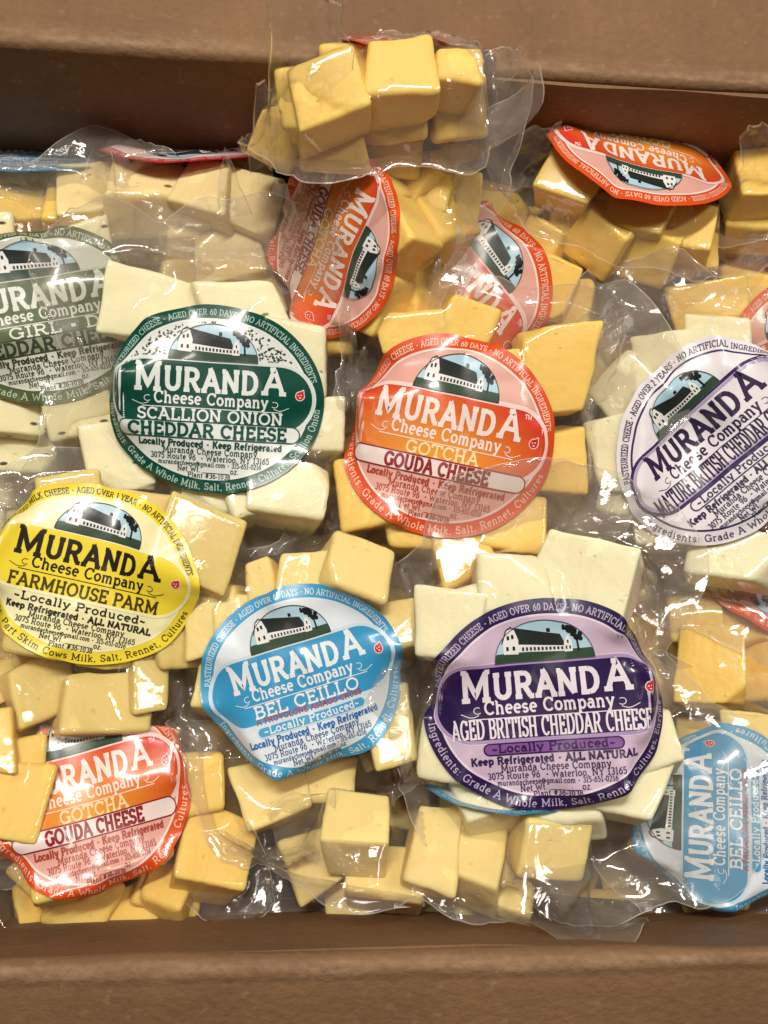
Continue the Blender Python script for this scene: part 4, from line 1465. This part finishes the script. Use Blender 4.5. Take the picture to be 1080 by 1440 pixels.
pack(-14, 1082, .000, 140, 125, 25, tx=4, art='gotcha', cheese='gouda', margin=14, off=(-16, 30), fill=False,
     chunks=[(20, 1122, 88, 108, -4, 0, 6), (-40, 1100, 80, 90, 0, -3), (22, 1070, 70, 70, 10, -10), (-20, 1040, 80, 70, 4, -3)],
     label='pack at the edge below the yellow label, big yellow cube under a red label tip')
pack(690, 1112, -.004, 112, 96, 166, tx=83, ty=2, phi=-10, stiff=.9, cz=-.005, art='blue', cheese='provolone', low=False, droop=0, thick=48, margin=2.5, skirt=3, off=(-2, -16),
     fins=[(-25, 24, 26, 6), (185, 22, 24, 16)], wedge=.16,
     chunks=[(504, 1148, 86, 84, -2, 2, 24, 0), (540, 1222, 102, 70, -2, -18, 22, 4), (608, 1190, 70, 108, -10, -4, 14, 4), (674, 1200, 78, 86, -12, -4, 18, 8), (680, 1258, 60, 64, -10, -30, -6, 6),
             (727, 1224, 50, 100, -10, -16, 8, 18), (442, 1214, 88, 78, 25, -22, -4, -8), (500, 1256, 82, 56, 8, -36, -4, 0), (625, 1268, 100, 44, 0, -40, 0)],
     label='pale pack standing on its side at the near wall, light blue label on top')
pack(1012, 1148, -.014, 132, 128, 84, tx=-4, ty=6, art='blue', cheese='provolone', margin=14, fins=[(120, 18, 30)],
     creases=[(.75, .6, .3, .4, 1.4, 3)],
     chunks=[(1060, 1040, 80, 60, 0, -10)],
     label='light blue oval label turned upright so its writing climbs, near the wall corner')
pack(1092, 798, -.026, 130, 115, 170, tx=6, art='gotcha', cheese='gouda', margin=14, fill=False, fins=[(200, 14, 26)],
     chunks=[(1000, 935, 84, 104, -4, 2, 10, -4), (1070, 940, 70, 90, 10, -6, 12), (1060, 860, 90, 90, 6, -8), (975, 870, 70, 80, 0, -10)],
     label='gouda pack between the white and blue labels, reversed orange label edge showing')
def barcode_sticker(parent, px, py, z):
    P0 = at_z(px, py, z)
    fr = frame(px, py, 4, -20, 0)
    inv = parent.matrix_world.inverted()
    S = Art()
    S.quad([(-7, -3.2), (7, -3.2), (7, 3.2), (-7, 3.2)], ink((230, 228, 222)), 0)
    rs = random.Random(3)
    x = -6.0
    while x < 6:
        w = rs.choice((.25, .4, .6))
        S.quad([(x, -2.6), (x + w, -2.6), (x + w, 2.6), (x, 2.6)], ink((24, 24, 26)), 1)
        x += w + rs.choice((.3, .5, .7))
    V = [inv @ Vector(P0 + fr @ (np.array([a, b, c * .1]) / 1000)) for a, b, c in S.v]
    mesh_obj('barcode_sticker', V, S.f, S.mats, parent, False, S.m)


barcode_sticker([o for o in bpy.data.objects if o.get('label', '').startswith('pale pack standing on its side')][0], 575, 1266, -.022)
# the big upward-facing labels
pack(425, 958, -.002, 150, 137, 17, art='blue', cheese='provolone', margin=12, fins=[(75, 14, 24, 2), (45, 22, 22, 2), (5, 22, 16, 8), (160, 8, 20)],
     creases=[(-.95, .35, -.35, .42, 1.8, 2.2), (.05, .25, .28, -.55, 1.2, 2.5), (.62, .9, .45, .5, -2.2, 3)],
     chunks=[(430, 812, 84, 84, -4, -6, 10, 0), (503, 800, 104, 78, -20, -3, 16, 8), (366, 830, 56, 84, 14, -10, 10, -10), (300, 868, 84, 84, 10, -8, 4, -10), (340, 880, 80, 80, 0, -8),
             (556, 1022, 66, 105, 8, -8, 4, 12), (386, 1110, 100, 76, 22, -12, 12, 0), (455, 1090, 80, 60, 0, -20), (545, 880, 80, 80, 8, -10), (310, 960, 60, 80, 0, -10)],
     label='light blue oval label facing up, creased, between yellow and purple labels')
pack(126, 807, .002, 159, 128, -13, ty=-3, art='yellow', cheese='parm', margin=14, fins=[(-70, 18, 36), (-30, 18, 24, 4), (40, 10, 20)],
     creases=[(.1, .98, .15, .5, -2.4, 3.2)],
     chunks=[(282, 768, 112, 110, -26, -5, 8, 10), (145, 985, 125, 84, -6, -4, 16, 0), (60, 965, 96, 90, 20, -7, 10), (215, 945, 60, 100, 6, -10, 8, 14), (-20, 970, 90, 90, 0, -8), (250, 890, 70, 90, 12, -12, 4, 16), (205, 720, 80, 60, -14, -9)],
     label='bright yellow oval label with black lettering, cut by the picture edge')
pack(298, 562, .006, 159, 134, -3.5, art='onion', cheese='onion', margin=15, fins=[(20, 18, 26, 2), (75, 24, 30, 2), (130, 18, 22, 2), (215, 14, 22), (-60, 8, 20)],
     creases=[(-1.0, .2, -.35, -.35, -3.2, 2.6), (-.9, .32, -.5, 0, 2.0, 2.2)],
     chunks=[(212, 432, 130, 96, -6, -4, 4, 0), (336, 432, 112, 80, 12, -4, 8, 4), (424, 500, 84, 100, -8, -5, 4, 8), (155, 640, 84, 104, 14, -7, 6, -6), (405, 690, 104, 80, -12, -5, 10, 0), (300, 700, 90, 50, 4, -10), (460, 600, 60, 80, 0, -12), (345, 708, 50, 40, 14, -6, 14)],
     label='dark green oval label with speckled arch over the barn, white cheese around')
pack(628, 612, .008, 158, 146, -12, art='gotcha', cheese='gouda', margin=13, fins=[(25, 30, 24, 4), (0, 14, 20, 2), (-20, 10, 20), (110, 8, 22)],
     creases=[(-1.0, .32, -.4, .18, 2.4, 2.4), (.05, .2, .25, -.6, -1.0, 3)],
     chunks=[(580, 464, 84, 66, 12, -6, 8, -4), (655, 462, 84, 80, -18, -6, 8, 6), (780, 520, 100, 120, -6, -2, 8, 8), (785, 648, 66, 90, 4, -9, 4, 14), (512, 690, 84, 98, 14, -8, 10, -8), (652, 772, 86, 86, 22, -5, 20, 4), (722, 735, 96, 76, -10, -7, 12, 8), (585, 740, 80, 60, 6, -10, 12)],
     label='large round orange gouda label in the middle of the heap, one edge tucked')
pack(1003, 620, .006, 160, 143, 42, ty=-2, art='white', cheese='white', margin=15, fins=[(-60, 18, 30), (120, 22, 34, 2), (200, 14, 20), (250, 12, 20)],
     chunks=[(945, 497, 112, 62, 8, -6, 8, -4), (878, 548, 84, 70, 34, -6, 6, -10), (862, 640, 70, 100, 6, -6, 6, -16), (880, 690, 70, 80, -12, -9, 6, -10), (1030, 772, 120, 84, -16, -6, 16, 0), (1010, 480, 80, 60, 0, -9), (930, 740, 80, 60, 10, -12)],
     label='white oval label with purple lettering written diagonally upwards')
pack(772, 990, .019, 183, 151, 4, art='purple', cheese='white', margin=15, fins=[(50, 16, 26, 2), (95, 22, 30, 2), (-30, 24, 26, 2), (-70, 12, 26), (170, 12, 16, 8)],
     creases=[(.55, -.85, .15, -.5, -2.2, 3), (-1.0, -.05, -.5, .1, 1.0, 2)],
     chunks=[(820, 812, 140, 100, -20, -4, 3, -7), (722, 820, 110, 86, 6, -6, 8, 0), (632, 880, 90, 96, -4, -5, 4, -8), (690, 1110, 110, 80, 14, -8, 14, -6), (795, 1125, 110, 70, -6, -8, 18, 4), (872, 1100, 110, 76, -18, -6, 16, 10), (925, 1040, 70, 90, 6, -9, 4, 16), (628, 1050, 70, 90, -10, -9, 4, -14), (680, 850, 70, 70, 20, -8)],
     label='deep purple oval label, largest of the heap, with pale cheddar cubes around it')


def film_flap(owner, corners, curl=.004, seed=1, n=22):
    """a loose tail of bag film; corners: (px, py, z) bottom-first, going round"""
    root = [o for o in bpy.data.objects if o.get('label', '').startswith(owner)][0]
    Q = [at_z(*c) for c in corners]
    inv = root.matrix_world.inverted()
    nrm = np.cross(Q[1] - Q[0], Q[3] - Q[0])
    nrm /= np.linalg.norm(nrm)
    V, E, Hz = [], [], []
    for i in range(n + 1):
        for j in range(n + 1):
            u, w = i / n, j / n
            rx = .06 * vnoise(np.array([w * 4.2 + seed]), np.array([1.0]), seed)[0] * (1 if i == n else (u ** 3))
            ry = .07 * vnoise(np.array([u * 4.2 + seed]), np.array([2.0]), seed + 1)[0] * (w ** 3 - (1 - w) ** 3)
            uu, ww = u + rx, w + ry
            p = (Q[0] * (1 - uu) + Q[1] * uu) * (1 - ww) + (Q[3] * (1 - uu) + Q[2] * uu) * ww
            d = curl * math.sin(ww * math.pi * 1.3 + .5) + .0030 * vnoise(np.array([u * 3 + seed]), np.array([w * 3]), seed + 2)[0]
            d += .0022 * (1 - abs(vnoise(np.array([u * 2.2 + w * 1.2 + seed]), np.array([w * 4]), seed + 3)[0])) ** 5
            V.append(inv @ Vector(p + nrm * d))
            Hz.append(.10)
    F, M = [], []
    for i in range(n):
        for j in range(n):
            a = i * (n + 1) + j
            F.append((a, a + n + 1, a + n + 2, a + 1))
            M.append(0)
    # a narrow bright cut edge
    ring = [i * (n + 1) for i in range(n + 1)] + [n * (n + 1) + j for j in range(1, n + 1)] + [i * (n + 1) + n for i in range(n - 1, -1, -1)]
    ctr = sum(V, Vector()) / len(V)
    b = len(V)
    for k in ring:
        d = (V[k] - ctr).normalized()
        V.append(V[k] + d * .0005)
        Hz.append(.12)
    for k in range(len(ring) - 1):
        F.append((ring[k], ring[k + 1], b + k + 1, b + k))
        M.append(1)
    o = mesh_obj('film_tail', V, F, [FILM, FILM_EDGE], root, True, M)
    for nm_, vals in (('haze', Hz), ('slack', [.5] * len(V))):
        at_ = o.data.attributes.new(nm_, 'FLOAT', 'POINT')
        at_.data.foreach_set('value', np.array(vals, dtype=np.float32))


P1 = 'gouda pack standing on its side at the far wall'
film_flap(P1, [(376, 215, .050), (376, -6, .112), (484, -4, .116), (500, 90, .096)], .006, 3)
film_flap(P1, [(352, 245, .030), (356, 130, .062), (392, 124, .066), (396, 235, .036)], .004, 5)
film_flap(P1, [(676, 130, .066), (676, 86, .078), (745, 58, .090), (712, 124, .072)], .003, 7)
P11 = 'pale brown-flecked pack'
film_flap(P11, [(112, 262, .000), (118, 246, .010), (152, 190, .028), (164, 262, .002)], .003, 11)
film_flap(P11, [(306, 322, -.010), (308, 262, .008), (318, 206, .022), (352, 300, -.004)], .003, 13)
film_flap('yellow pack cut off', [(1040, 245, .012), (1048, 180, .036), (1100, 178, .038), (1100, 245, .014)], .003, 17)
P4 = 'gouda pack whose orange label'
film_flap(P4, [(770, 262, .004), (712, 270, .010), (726, 186, .026), (786, 172, .020)], .005, 19)
film_flap('large round orange gouda', [(775, 455, .004), (892, 428, .012), (866, 520, .010), (828, 600, .002)], .004, 23)
film_flap('pale pack standing on its side', [(398, 1250, -.040), (378, 1140, -.012), (470, 1098, -.004), (470, 1190, -.020)], .004, 29)
film_flap('pale pack standing on its side', [(720, 1270, -.036), (742, 1180, -.012), (812, 1226, -.018), (790, 1296, -.034)], .004, 31)
film_flap('orange gouda label low', [(262, 1265, -.034), (330, 1300, -.036), (388, 1275, -.030), (352, 1150, -.012)], .004, 37)
